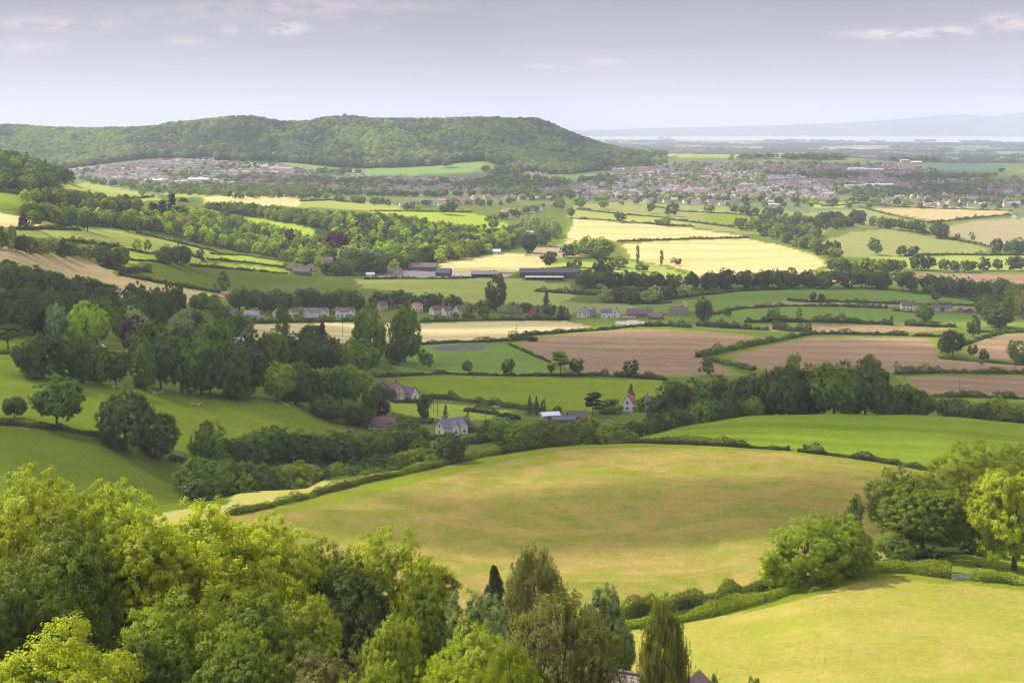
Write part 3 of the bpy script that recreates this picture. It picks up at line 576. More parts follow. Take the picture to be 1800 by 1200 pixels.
TINT = {'dk': ((.078, .108, .022), 'dark green'), 'md': ((.115, .165, .020), 'mid green'), 'lt': ((.275, .345, .020), 'light green'), 'yl': ((.42, .48, .022), 'bright yellow-green'),
        'ol': ((.225, .235, .062), 'olive green'), 'pu': ((.075, .028, .050), 'deep purple'), 'gg': ((.24, .30, .11), 'grey-green'), 'pn': ((.045, .066, .036), 'blackish green'), 'go': ((.34, .40, .035), 'golden green'),
        'fr': ((.185, .235, .020), 'fresh green'), 'br': ((.27, .25, .05), 'brownish green'), 'cr': ((.42, .40, .22), 'cream flowering')}
TREES = []
def tree(x, y, h, w, kind, tint, label, group=None, lod=None, name=None):
    z = zat(x, y); px = h*FP/max(y, 1); wp = w*FP/max(y, 1)
    TREES.append(dict(x=x, y=y, z=z, h=h, w=w, kind=kind, tint=tint, label=label, group=group, lod=lod, px=px, area=px*wp, name=name))
def tb(u, v, hp, wp, kind, tint, label, ymin=40):         # a tree whose foot is seen
    x, y = ground_at(u, v, ymin); tree(x, y, hp*y/FP, wp*y/FP, kind, tint, label)
def tt(u, vtop, wp, y, kind, tint, label, name=None):                # a tree whose foot is hidden: depth known, top seen
    x, y = at_depth(u, y); h = (CH-(vtop-VH)*y/FP) - zat(x, y); tree(x, y, max(h, 1.5), wp*y/FP, kind, tint, label, name=name)
def belt(pts, n, hm, wr, kinds, tints, desc, group, byY=False, jit=5, ymin=40, seed=None):
    r = random.Random(len(desc)*13+n+int(pts[0][0])); seg = [hypot(pts[i+1][0]-pts[i][0], (pts[i+1][1]-pts[i][1])) for i in range(len(pts)-1)]; tot = sum(seg)
    for k in range(n):
        s = (k+.5+r.uniform(-.3, .3))/n*tot; i = 0
        while i < len(seg)-1 and s > seg[i]: s -= seg[i]; i += 1
        t = s/seg[i]; a = pts[i][0]+(pts[i+1][0]-pts[i][0])*t; b = pts[i][1]+(pts[i+1][1]-pts[i][1])*t
        if byY: x, y = at_depth(a+r.uniform(-jit, jit), b+r.uniform(-12, 12))
        else: x, y = ground_at(a+r.uniform(-jit, jit), b+r.uniform(-jit*.3, jit*.3), ymin)
        h = r.uniform(*hm); ti = r.choice(tints); ki = r.choice(kinds); f = {'tall': .72, 'conifer': .42, 'poplar': .3, 'pine': .55}.get(ki, 1)
        tree(x, y, h, h*r.uniform(*wr)*f*1.1, ki, ti, f"{TINT[ti][1]} {desc}", group)
def fill(poly, n, hm, tints):
    q = [ground_at(u, v) for u, v in densify(poly, 10)]; qa = np.array(q); r = np.random.default_rng(n); k = 0; g = 0
    while k < n and g < 200:
        g += 1; x = r.uniform(qa[:, 0].min(), qa[:, 0].max(), 400); y = r.uniform(qa[:, 1].min(), qa[:, 1].max(), 400); m = inside(x, y, q)
        for a, b in zip(x[m], y[m]):
            if k >= n: break
            if any(abs(a-c) < 8 and abs(b-d) < 9 for c, d in FILLED): continue
            FILLED.append((a, b)); h = r.uniform(*hm); FILL.append(dict(x=a, y=b, z=zat(a, b), h=h, w=h*r.uniform(.9, 1.15), kind='broad', tint=tints[int(r.integers(len(tints)))])); k += 1
FILL, FILLED = [], []
def make_trees(limit=296):
    T_ = sorted(TREES, key=lambda t: -t['area']); ind, rest = T_[:limit], T_[limit:]
    r = random.Random(5)
    for t in ind:
        lod = t['lod'] if t['lod'] is not None else (0 if t['px'] > 105 and t['y'] < 350 else 1 if t['px'] > 27 else 2)
        var = r.randrange(2 if lod == 0 else 3) if t['kind'] in ('broad', 'oak', 'tall', 'bush') else (r.randrange(2) if t['kind'] == 'birch' else 0)
        cme, tme, _, _ = proto(t['kind'], lod, var)
        nm = t['name'] or {'conifer': 'conifer_tree', 'spruce': 'spruce_tree', 'poplar': 'poplar_tree', 'birch': 'birch_tree', 'pine': 'pine_tree', 'bush': 'shrub'}.get(t['kind'], 'tree')
        root = bpy.data.objects.new(nm, None); COL.objects.link(root)
        root.location = (t['x'], t['y'], t['z']-.1); root.rotation_euler = (0, 0, r.uniform(0, 2*pi)); root.scale = (t['w'], t['w'], t['h']+.1)
        tag(root, t['label'], 'shrub' if nm in ('shrub', 'bush') else 'tree', t['group'])
        c = link('crown', cme, root); f_ = r.uniform(.9, 1.1); c.color = (*[v*f_*r.uniform(.98, 1.02) for v in TINT[t['tint']][0]], 1)
        k_ = .95 if lod == 0 else 1.62; c.color = (c.color[0]*k_, c.color[1]*k_, c.color[2]*k_, 1)
        k = t['kind']
        if k in ('broad', 'oak', 'sparse', 'flat', 'bush', 'tall'):
            lim = 1.45 if k == 'tall' else 1.08
            if lod == 0 and t['h'] > lim*t['w']: s_ = lim*t['w']/t['h']; c.scale = (1, 1, s_); c.location = (0, 0, 1-s_)
        if k != 'bush': link('trunk', tme, root)
    VV, FF, CC, o = [], [], [], 0
    for t in rest+FILL:
        _, _, (V, F, tint), _ = proto(t['kind'], 2, r.randrange(3) if t['kind'] in ('broad', 'oak', 'tall') else 0)
        a = r.uniform(0, 2*pi); R = np.array([[cos(a), -sin(a), 0], [sin(a), cos(a), 0], [0, 0, 1]])
        VV.append((V@R.T)*np.array([t['w'], t['w'], t['h']])+np.array([t['x'], t['y'], t['z']])); FF.append(F+o); o += len(V); CC.append(tint*np.array(TINT[t['tint']][0])*r.uniform(1.4, 1.85))
    return VV, FF, CC, o
# hedges
HEDGES = []
def hedge(pts, h, w, label, tint='dk', group=None, name='hedge', closed=False, rough=.7, ymin=40):
    q = [ground_at(u, v, ymin) for u, v in densify(pts, 10, False)]
    HEDGES.append(dict(q=q, h=h, w=w, label=label, tint=tint, group=group, name=name, rough=rough, px=np.mean([h*FP/p[1] for p in q])*len(q)))
def make_hedge(d, seed):
    r = np.random.default_rng(seed); q = np.array(d['q']); seg = np.hypot(*np.diff(q, axis=0).T); L = np.concatenate([[0], np.cumsum(seg)]); tot = L[-1]; ym = q[:, 1].mean()
    ls = min(max(.19, ym/1500), 1.5); n = int(min(95000 if ym < 360 else 26000, max(60, tot*(2*d['h']+d['w'])/(ls*ls*1.24)*2.4)))
    s = r.uniform(0, tot, n)
    def at(s):
        i = np.clip(np.searchsorted(L, s)-1, 0, len(seg)-1); t = (s-L[i])/np.maximum(seg[i], 1e-6); p = q[i]+(q[i+1]-q[i])*t[:, None]; dd = (q[i+1]-q[i])/np.maximum(seg[i], 1e-6)[:, None]; return p, dd
    p, dd = at(s); nrm = np.stack([-dd[:, 1], dd[:, 0]], 1)
    hv = d['h']*(1+d['rough']*1.6*vnoise(s/3.1, s*0+seed, 1)+d['rough']*1.5*vnoise(s/11., s*0+seed, 2)); hv = hv*(1+1.6*np.clip(vnoise(s/8., s*0+seed, 12)-.22, 0, 1)/.28*.5)*np.where(vnoise(s/6., s*0+seed, 14) < -.44, .35, 1); wv = d['w']*.5*(1+1.2*d['rough']*vnoise(s/4., s*0+seed, 4))
    th = r.uniform(-.12, 1.12, n)*pi; ox = np.cos(th)*wv*(1+.15*r.normal(size=n)); oz = np.where(np.sin(th) > -.05, np.abs(np.sin(th))**.55, 0)*hv*(1+.06*r.normal(size=n))
    low = r.uniform(0, 1, n) < .35; oz = np.where(low, r.uniform(0, .8, n)*hv, oz); ox = np.where(low, np.sign(ox)*wv*(1+.12*r.normal(size=n)), ox)
    sh = r.uniform(0, 1, n) < .16; gr = 1+r.uniform(0, .45, n)*(vnoise(s/1.7, s*0+seed, 8) > 0); oz = np.where(sh, oz*gr, oz); ox = np.where(sh, ox*gr, ox)
    x = p[:, 0]+nrm[:, 0]*ox; y = p[:, 1]+nrm[:, 1]*ox; z = gz(x, y)+oz
    Nn = unit(np.stack([nrm[:, 0]*ox/wv, nrm[:, 1]*ox/wv, .35+.9*oz/hv], 1)+.5*r.normal(size=(n, 3)))
    V, F = leaves(r, np.stack([x, y, z], 1), Nn, ls*.8); v = r.uniform(.75, 1.25, n)*(1+.5*vnoise(s/5., s*0, seed)); tint = np.stack([v*r.uniform(.95, 1.1, n), v, v*.9], 1)
    # stray shoots
    # woody core
    m = max(2, int(tot/max(3.0, ym/150))); ss = np.linspace(0, tot, m); pc, dc = at(ss); nc = np.stack([-dc[:, 1], dc[:, 0]], 1); hh = d['h']*(.62+d['rough']*.8*vnoise(ss/3.1, ss*0+seed, 1))*np.where(vnoise(ss/6., ss*0+seed, 14) < -.42, .35, 1); ww = d['w']*.36
    ring = []
    for sx, fz in ((-1, -.1), (-.9, .7), (-.4, 1), (.4, 1), (.9, .7), (1, -.1)):
        xx = pc[:, 0]+nc[:, 0]*sx*ww; yy = pc[:, 1]+nc[:, 1]*sx*ww; ring.append(np.stack([xx, yy, gz(xx, yy)+hh*fz], 1))
    Rg = np.stack(ring, 1); base = len(V); V2 = Rg.reshape(-1, 3); i = np.arange(m-1)[:, None]*6+np.arange(5)[None, :]+base; F2 = np.stack([i, i+1, i+7, i+6], -1).reshape(-1, 4)
    me = mesh_np(d['name'], np.vstack([V, V2]), np.vstack([F, F2]), [FOL], col=np.vstack([tint, np.full((len(F2), 3), .7)]))
    c = q[len(q)//2]; off = (float(c[0]), float(c[1]), zat(c[0], c[1])); me.transform(Matrix.Translation(-Vector(off)))
    o = link(d['name'], me, loc=off); o.color = (*TINT[d['tint']][0], 1); tag(o, d['label'], 'hedge', d['group'])
# ------------------------------------------------------------------ trees of the near slope (foot below the picture or hidden)
for a in [
 (40, 828, 250, 158, 'broad', 'yl', 'bright yellow-green tree whose crown tops the near wood at the very left edge'),
 (188, 853, 210, 163, 'broad', 'yl', 'yellow-green tree with feathery top just above the dark green field, in the near wood'),
 (105, 905, 270, 138, 'broad', 'fr', 'glossy big-leaved tree with dark hollows below the yellow-green crowns at the left edge'),
 (255, 905, 190, 142, 'broad', 'yl', 'slender leafy tree between the glossy big-leaved tree and the huge central ash'),
 (365, 882, 330, 148, 'broad', 'yl', 'huge light green ash tree dominating the near wood, pale stems showing in its middle'),
 (475, 905, 200, 158, 'broad', 'yl', 'green tree forming the shoulder of the near wood below the end of the hedge'),
 (552, 955, 180, 165, 'broad', 'fr', 'dark rounded tree sloping down from the near wood beside the big meadow'),
 (105, 1082, 340, 100, 'sparse', 'yl', 'brightest yellow-green tree spreading across the bottom left corner'),
 (10, 1015, 190, 122, 'broad', 'md', 'shaded dark tree behind the brightest corner tree at the left edge'),
 (330, 1035, 260, 118, 'broad', 'lt', 'leafy green tree under the huge ash near the bottom'),
 (455, 1040, 210, 122, 'broad', 'fr', 'half-lit leafy tree below the shoulder of the near wood'),
 (548, 1048, 110, 128, 'bush', 'go', 'golden shrub glowing among dark trees beside the ash wood'),
 (612, 985, 150, 158, 'broad', 'md', 'dark green tree tucked against the bright round-topped tree'),
 (688, 930, 205, 170, 'broad', 'yl', 'bright green round-topped tree standing out against the big meadow'),
 (778, 998, 66, 168, 'sparse', 'br', 'thin brownish tree hanging off the side of the round-topped bright tree'),
 (625, 1052, 170, 135, 'broad', 'dk', 'very dark leafy tree below the bright round-topped tree'),
 (742, 1026, 105, 140, 'tall', 'fr', 'big-leaved light green tree in front of the round-topped bright tree'),
 (692, 1082, 125, 112, 'tall', 'go', 'golden green cypress with a rounded cone top near the bottom'),
 (868, 996, 150, 165, 'spruce', 'dk', 'dark pointed spruce standing against the big meadow'),
 (825, 1046, 180, 148, 'broad', 'gg', 'silvery grey-green whitebeam with dark hollows below the spruce'),
 (940, 968, 140, 176, 'birch', 'ol', 'olive brown birch with ragged top rising into the big meadow'),
 (820, 1098, 200, 118, 'broad', 'go', 'golden topped tree in front of the silvery whitebeam'),
 (985, 1050, 240, 112, 'birch', 'ol', 'great weeping birch with olive streaming foliage, widest tree at the bottom centre'),
 (1052, 1034, 135, 150, 'tall', 'gg', 'grey-green willow behind the great weeping birch'),
 (1062, 1100, 90, 122, 'broad', 'fr', 'dark-leaved tree on the flank of the weeping birch above the tiled roof'),
 (1168, 1056, 105, 110, 'birch', 'ol', 'single tall narrow birch standing in front of the bright lower field'),
 (560, 1140, 170, 100, 'bush', 'ol', 'olive brown bush at the bottom edge below the golden shrub'),
 (250, 1120, 190, 104, 'broad', 'md', 'shaded tree at the bottom edge between the corner tree and the ash'),
 (420, 1120, 200, 100, 'broad', 'fr', 'mid green tree at the bottom edge below the huge ash'),
 (655, 1172, 130, 96, 'bush', 'lt', 'low light green bush at the bottom edge left of the golden cypress'),
 (790, 1165, 150, 98, 'bush', 'yl', 'yellow-green bush at the bottom edge under the golden topped tree'),
 (900, 1140, 150, 100, 'birch', 'lt', 'light green birch sapling crowding the left foot of the great birch'),
 (1258, 1184, 34, 150, 'bush', 'md', 'small dark bush at the bottom edge right of the narrow birch'),
 (1330, 1190, 36, 150, 'bush', 'md', 'low scrubby bush farther along the bottom edge in the lower field'),
 (1092, 1167, 34, 126, 'bush', 'pu', 'small crimson-leaved shrub just above the tiled roof'),
]: tt(*a)
for a in [ # the clump at the right edge
 (1700, 776, 175, 335, 'broad', 'yl', 'tallest bright green tree at the back of the clump by the right edge'),
 (1795, 785, 150, 345, 'broad', 'yl', 'light green tree cut by the right edge behind the field oak'),
 (1568, 822, 130, 318, 'broad', 'fr', 'rounded green tree at the left shoulder of the right-hand clump'),
 (1622, 850, 190, 290, 'oak', 'fr', 'broad leafy oak in the middle front of the right-hand clump'),
 (1503, 875, 40, 300, 'tall', 'dk', 'small dark narrow tree at the meadow edge beside the rounded green tree'),
 (1560, 935, 90, 275, 'bush', 'md', 'dark bush beneath the leafy oak in the right-hand clump'),
 (1720, 905, 90, 300, 'broad', 'md', 'shaded grey-green tree behind the field oak trunk'),
]: tt(*a)
tb(1783, 1002, 185, 185, 'oak', 'yl', 'big field oak with a stout bare trunk on the sunny bank at the right edge')
tb(1415, 1032, 128, 150, 'sparse', 'lt', 'airy light green willow rising from the hedge between the two sunny fields')
tb(1480, 1010, 108, 118, 'broad', 'lt', 'second airy willow crowded against the first one in the same hedge')
tb(1375, 1038, 70, 80, 'bush', 'lt', 'low light green sallow at the left foot of the airy willow')
# ------------------------------------------------------------------ single trees farther out
for a in [
 (25, 736, 40, 46, 'oak', 'dk', 'small round dark tree on the bank at the left edge'),
 (100, 752, 86, 96, 'oak', 'md', 'large shaggy mid green tree standing on the bank between the two left pastures'),
 (220, 792, 112, 98, 'broad', 'dk', 'largest dark domed tree in the middle of the left pastures'),
 (273, 802, 84, 84, 'broad', 'dk', 'second dark domed tree leaning against the largest one in the left pastures'),
 (368, 824, 84, 72, 'tall', 'md', 'ragged conical tree at the lower end of the left pasture bank'),
 (480, 812, 62, 64, 'broad', 'dk', 'dense round-headed dark tree at the foot of the left pasture'),
 (14, 614, 44, 62, 'flat', 'dk', 'flat-crowned dark tree by the left edge above the small pasture'),
 (150, 612, 84, 74, 'tall', 'lt', 'tall pale green tree towering over the dark woods on the left'),
 (238, 612, 58, 52, 'broad', 'pu', 'dark purple beech beside the tall pale green tree'),
 (390, 512, 36, 27, 'tall', 'md', 'lone upright tree on the hedge below the shaded green field'),
 (192, 469, 40, 52, 'broad', 'dk', 'spreading dark oak jutting into the tan field'),
 (214, 468, 36, 30, 'broad', 'md', 'green oak touching the spreading oak at the tan field edge'),
 (292, 464, 34, 40, 'broad', 'md', 'left-hand oak of the close pair in the sunny left fields'),
 (318, 466, 38, 38, 'broad', 'dk', 'darker right-hand oak of the close pair in the sunny left fields'),
 (241, 441, 22, 21, 'sparse', 'lt', 'thin pale tree of two on the hedge in the sunny left pasture'),
 (259, 443, 22, 15, 'sparse', 'md', 'narrower thin tree beside the pale one on the sunny pasture hedge'),
 (259, 477, 15, 17, 'bush', 'dk', 'round dark thorn bush at the corner of the tan field'), (352, 451, 15, 15, 'bush', 'dk', 'small thorn tree where the sunny left hedges meet'),
 (43, 401, 27, 21, 'broad', 'pu', 'purple-leaved tree by the small wheat field near the left edge'),
 (62, 403, 33, 31, 'oak', 'md', 'green oak next to the purple-leaved tree near the left edge'),
 (154, 407, 36, 38, 'oak', 'md', 'large oak at the top edge of the sunny left pasture'),
 (225, 408, 34, 33, 'oak', 'md', 'smaller oak with its shadow on the sunny left pasture'),
 (112, 452, 34, 26, 'broad', 'dk', 'dark tree poking above the hedge line over the tan field'),
 (592, 448, 46, 43, 'broad', 'pu', 'great domed copper beech in front of the manor'), (508, 438, 36, 26, 'tall', 'pu', 'smaller dark copper tree left of the great copper beech'),
 (533, 450, 26, 24, 'conifer', 'pn', 'dark conifer between the two copper trees'), (605, 420, 42, 16, 'conifer', 'pn', 'blackish conifer rising behind the copper beech'),
 (748, 650, 35, 30, 'oak', 'md', 'oak standing below the dark riding arena'), (821, 658, 24, 20, 'oak', 'md', 'small round tree on the hedge right of the arena oak'), (893, 661, 31, 25, 'oak', 'dk', 'round-headed dark tree in the middle of the hedge below the lush green field'),
 (985, 660, 43, 42, 'pine', 'fr', 'layered pine at the corner of the brown field'), (1015, 661, 32, 28, 'oak', 'dk', 'round dark tree pressed against the layered pine'), (970, 658, 22, 16, 'oak', 'md', 'low bushy tree at the foot of the layered pine'),
 (1108, 663, 30, 30, 'oak', 'dk', 'lone dark globe-shaped tree below the brown field'), (1241, 660, 33, 27, 'tall', 'md', 'light stemmed tree in front of the brown field hedge corner'),
 (398, 603, 46, 40, 'broad', 'md', 'round tree on the pale field behind the polytunnel'), (419, 602, 44, 17, 'poplar', 'dk', 'dark narrow tree beside the round one behind the polytunnel'), (497, 612, 76, 30, 'poplar', 'dk', 'tall columnar poplar in front of the white village houses'),
 (476, 618, 36, 18, 'sparse', 'br', 'thin half-dead tree left of the columnar poplar'), (566, 640, 74, 60, 'conifer', 'pn', 'dark broad cypress in front of the pale field'), (548, 612, 45, 48, 'broad', 'dk', 'dark rounded tree behind the broad cypress'),
 (650, 640, 108, 64, 'broad', 'md', 'left one of the two giant domed trees in front of the village'), (712, 636, 104, 58, 'broad', 'md', 'right one of the two giant domed trees in front of the village'),
 (640, 652, 58, 62, 'broad', 'md', 'bushy grey willow below the giant domed trees'), (695, 640, 45, 42, 'broad', 'dk', 'dark low tree under the right giant domed tree'),
 (960, 553, 43, 24, 'conifer', 'pn', 'pointed dark fir by the village gardens'), (985, 562, 26, 16, 'conifer', 'pn', 'small dark fir left of the slate-roofed house'), (998, 563, 22, 13, 'conifer', 'dk', 'smallest fir close to the slate-roofed house'),
 (872, 548, 66, 38, 'tall', 'dk', 'tall twin-lobed dark tree standing on the stream line'), (823, 558, 26, 26, 'broad', 'ol', 'yellowish tree in the village gardens'), (850, 556, 30, 30, 'broad', 'md', 'green garden tree right of the brown-roofed houses'),
 (1238, 566, 44, 32, 'broad', 'dk', 'dark tree at the end of the village beside the lush fields'), (1204, 548, 18, 16, 'bush', 'cr', 'cream blossoming bush by the stone house'), (1279, 556, 16, 16, 'bush', 'md', 'small bush on the lush field hedge'),
 (1361, 566, 25, 30, 'broad', 'md', 'bushy tree on the hedge under the lush lower field'), (1405, 562, 22, 14, 'sparse', 'br', 'sparse brownish tree on the hedge under the lush lower field'),
 (1429, 531, 18, 13, 'oak', 'dk', 'left small tree of two in the lush field hedge'), (1445, 533, 17, 13, 'oak', 'dk', 'right small tree of two in the lush field hedge'), (1645, 530, 18, 20, 'oak', 'dk', 'tiny umbrella-shaped tree on the lush field hedge'),
 (1675, 629, 48, 46, 'oak', 'dk', 'large round-headed tree in the brown fields'), (1663, 624, 34, 30, 'oak', 'md', 'tree merging into the left side of the large round-headed one'), (1709, 626, 20, 20, 'oak', 'dk', 'small tree just right of the large round-headed one'),
 (1730, 634, 22, 22, 'bush', 'dk', 'rounded bush in the brown field row'), (1793, 640, 42, 46, 'bush', 'md', 'large rounded bushy tree at the right edge of the brown field'),
 (1397, 668, 48, 32, 'sparse', 'fr', 'airy tree rising behind the dark belt before the brown field'), (1531, 662, 40, 32, 'tall', 'md', 'upright tree on the far hedge behind the dark belt'),
 (931, 730, 36, 15, 'conifer', 'pn', 'first of three pointed conifers beside the paddock'), (943, 730, 34, 14, 'conifer', 'pn', 'middle one of three pointed conifers beside the paddock'), (955, 730, 29, 11, 'poplar', 'pn', 'slimmest of three pointed conifers beside the paddock'),
 (1042, 732, 42, 38, 'pine', 'pn', 'blue-black cedar with a bent top behind the farm sheds'), (1109, 716, 42, 26, 'conifer', 'dk', 'thin spruce behind the white cottage'), (1133, 722, 26, 30, 'broad', 'md', 'round tree between the cottage and the stone house'),
 (745, 735, 42, 30, 'tall', 'dk', 'upright dark tree at the side of the paddock'), (783, 744, 34, 18, 'conifer', 'dk', 'pointed tree behind the cream house'), (822, 735, 16, 7, 'conifer', 'dk', 'very small pointed tree in the paddock'), (792, 700, 15, 10, 'sparse', 'md', 'little tree on the paddock hedge'),
 (672, 735, 32, 24, 'broad', 'pu', 'purple plum tree above the red-roofed farmhouse'), (652, 725, 40, 34, 'broad', 'dk', 'dark tree beside the purple plum'), (690, 702, 20, 20, 'bush', 'dk', 'dark bush under the tan gabled house'), (668, 712, 40, 38, 'broad', 'dk', 'dark tree left of the tan gabled house'),
 (790, 812, 52, 60, 'broad', 'dk', 'dusky rounded tree below the cream house'), (737, 812, 46, 44, 'broad', 'md', 'green tree beside the dusky rounded one below the cream house'), (700, 792, 40, 40, 'broad', 'dk', 'dark tree below the red-roofed farmhouse'),
 (1121, 466, 37, 8, 'poplar', 'dk', 'left one of two slim poplars in the bright wheat'), (1163, 466, 28, 8, 'poplar', 'dk', 'right one of two slim poplars in the bright wheat'), (1183, 465, 13, 10, 'sparse', 'br', 'tiny thorn right of the slim poplars'), (1192, 467, 13, 12, 'oak', 'dk', 'tiny round tree right of the slim poplars'),
 (1055, 454, 38, 56, 'broad', 'fr', 'big round-topped tree clump beside the bright wheat'), (1030, 450, 36, 32, 'broad', 'fr', 'tree merged with the left of the big round-topped clump'), (1012, 452, 30, 22, 'tall', 'lt', 'pale tree left of the big round-topped clump'), (998, 453, 24, 26, 'broad', 'dk', 'dark tree in the small field before the wheat'),
 (967, 471, 30, 32, 'oak', 'dk', 'airy dark tree behind the long barn'), (1014, 474, 22, 22, 'broad', 'md', 'round tree at the end of the long barn'), (1090, 470, 20, 34, 'broad', 'fr', 'low bright tree clump below the wheat'), (952, 433, 36, 34, 'broad', 'md', 'broad tree at the near corner of the upper wheat field'),
 (1062, 495, 44, 40, 'broad', 'dk', 'dark crooked tree in front of the yellow-green field'), (1128, 477, 16, 26, 'bush', 'md', 'bush at the foot of the left poplar'), (930, 444, 36, 30, 'broad', 'pn', 'sombre tree beside the lane to the wheat'), (1000, 478, 18, 10, 'tall', 'dk', 'small dark tree by the barn gable'),
 (1090, 391, 17, 23, 'oak', 'dk', 'lone dark oak above the upper wheat field'), (1060, 368, 16, 20, 'oak', 'fr', 'lone green oak in the upper pastures'), (1017, 366, 20, 30, 'oak', 'fr', 'spreading oak at the top of the upper pastures'), (1165, 396, 16, 32, 'bush', 'fr', 'low clump above the end of the upper wheat'),
 (1003, 383, 18, 16, 'oak', 'md', 'small oak at the top corner of the upper wheat'), (983, 371, 22, 24, 'oak', 'fr', 'green oak between the grey wood and the upper pastures'), (1144, 375, 18, 16, 'oak', 'md', 'tree on the upper pasture hedge'), (1180, 380, 26, 26, 'broad', 'md', 'larger tree on the upper pasture hedge'), (1247, 374, 15, 21, 'oak', 'md', 'round tree on the farther pasture hedge'),
 (1363, 381, 15, 20, 'oak', 'dk', 'small oak at the end of the far hedge of oaks'), (1305, 401, 18, 18, 'oak', 'dk', 'oak at the edge of the green upper field'), (1652, 419, 32, 36, 'broad', 'dk', 'big square-headed tree in the olive fields'), (1619, 412, 15, 21, 'bush', 'dk', 'round bush on the olive field hedge'), (1683, 422, 12, 10, 'oak', 'dk', 'tiny tree on the olive field hedge'), (1709, 425, 18, 12, 'sparse', 'br', 'bare thin tree on the olive field hedge'),
 (1585, 450, 19, 22, 'oak', 'dk', 'left dark oak of the pair on the long straight hedge'), (1606, 450, 18, 20, 'oak', 'dk', 'right dark oak of the pair on the long straight hedge'), (1538, 448, 30, 28, 'oak', 'md', 'tall oak behind the wooded strip right of the wheat'), (1752, 446, 27, 24, 'broad', 'dk', 'dark tree at the right end of the olive field'), (1790, 447, 30, 36, 'broad', 'dk', 'bigger dark tree at the right edge of the olive field'), (1772, 445, 22, 18, 'broad', 'md', 'lighter tree between the two dark ones at the right edge'),
 (788, 377, 22, 36, 'oak', 'dk', 'spreading dark oak on the bright hill pasture'), (867, 402, 14, 20, 'oak', 'dk', 'small oak low on the bright hill pasture'), (1725, 640, 9, 9, 'bush', 'md', 'tiny bush in the brown field row'), (787, 295, 17, 22, 'oak', 'dk', 'lone tree on the pasture below the wooded hill'), (945, 325, 14, 16, 'oak', 'dk', 'tree on the small pasture at the foot of the wooded hill'),
 (735, 372, 14, 14, 'oak', 'lt', 'small pale tree at the field end near the hamlet'), (405, 352, 16, 10, 'pine', 'pn', 'lone pine at the edge of the far wheat field'), (302, 388, 48, 22, 'pine', 'pn', 'tall cedar in the wooded hollow on the left'), (285, 388, 36, 20, 'pine', 'pn', 'cedar left of the tallest one in the hollow'), (322, 360, 12, 20, 'pine', 'pn', 'flat-topped pine above the hollow'), (270, 384, 28, 22, 'pine', 'pn', 'lower reddish stemmed pine in the hollow'),
 (250, 346, 16, 13, 'oak', 'lt', 'pale round tree on the hedge of the upper left field'), (56, 345, 32, 27, 'broad', 'md', 'stout tree in front of the wooded knoll'), (42, 357, 24, 26, 'broad', 'lt', 'pale tree below the wooded knoll'), (75, 357, 17, 21, 'broad', 'md', 'round bush-like tree below the wooded knoll'),
 (1547, 402, 12, 8, 'bush', 'md', 'small bush on the tan field hedge'), (1715, 385, 9, 8, 'bush', 'md', 'small round bush before the tan field'), (1070, 726, 24, 54, 'broad', 'md', 'wide low tree left of the white cottage'), (980, 728, 16, 18, 'bush', 'dk', 'bush behind the grey farm shed'), (907, 598, 9, 16, 'bush', 'dk', 'low thorn bush on the hedge between pale and brown fields'),
 (1778, 552, 54, 38, 'broad', 'fr', 'shaggy light tree at the right end of the lush fields'), (1735, 560, 44, 44, 'broad', 'md', 'broad tree right of the red sheds'), (1755, 575, 40, 56, 'broad', 'dk', 'wide dark clump tree right of the lush lower field'), (1712, 592, 38, 26, 'tall', 'dk', 'upright dark tree on the brown field corner'), (1725, 545, 50, 26, 'broad', 'dk', 'dark tree touching the red sheds'), (1625, 565, 32, 34, 'broad', 'md', 'bushy tree beside the cream farmhouse'), (1797, 560, 50, 30, 'broad', 'br', 'brownish rounded tree at the right edge'),
]: tb(*a)
B, K_ = ['broad', 'oak', 'tall'], ['broad', 'broad', 'oak']
fill([(285,382),(400,388),(440,398),(480,414),(560,428),(600,445),(560,470),(480,452),(400,438),(330,424),(270,402)], 190, (10,15), ['fr','md','lt','md'])
fill([(350,368),(450,371),(560,385),(600,402),(560,402),(450,382)], 90, (10,15), ['fr','md'])
fill([(560,386),(700,394),(820,414),(900,410),(930,430),(860,446),(780,460),(700,480),(610,475),(620,440),(560,400)], 300, (11,17), ['fr','lt','md','dk'])
fill([(-60,336),(50,342),(132,322),(115,308),(60,288),(-60,280)], 150, (12,17), ['md','fr','dk'])
fill([(55,352),(130,355),(240,364),(255,374),(150,372)], 45, (11,15), ['md','fr','dk'])
fill([(40,384),(120,380),(240,388),(320,378),(320,405),(240,406),(110,396)], 90, (10,14), ['md','fr','lt','dk'])
fill([(140,312),(240,328),(320,334),(400,340),(400,346),(300,342),(200,330)], 60, (9,12), ['md','fr'])
fill([(1300,392),(1400,385),(1500,388),(1515,396),(1440,410),(1480,456),(1440,446),(1370,424)], 70, (12,17), ['md','dk','fr'])
belt([(40,660),(120,670),(215,682)], 6, (13,16), (.8,1.0), B, ['dk','dk','md'], 'tree in the low end of the dark belt above the left pasture', 'belt of trees above the left pasture')
belt([(235,684),(300,690),(380,696),(450,702)], 7, (18,22), (.7,.9), B, ['dk','dk','md'], 'tree in the tallest part of the dark belt above the left pasture', 'belt of trees above the left pasture')
belt([(470,705),(540,710),(610,712),(640,700)], 7, (14,18), (.8,1.0), B, ['dk','md','fr'], 'tree in the right end of the belt above the left pasture', 'belt of trees above the left pasture')
belt([(235,640),(330,645),(450,650),(560,655),(640,668)], 11, (17,20), (.75,.95), B, ['dk','dk','md'], 'tree in the second rank of the wood behind the left pasture', 'wood behind the left pasture')
belt([(80,600),(190,602),(280,592),(360,592),(440,605)], 10, (13,17), (.8,1.0), B, ['dk','md','md','gg'], 'tree in the deep wood round the purple beech', 'wood round the purple beech')
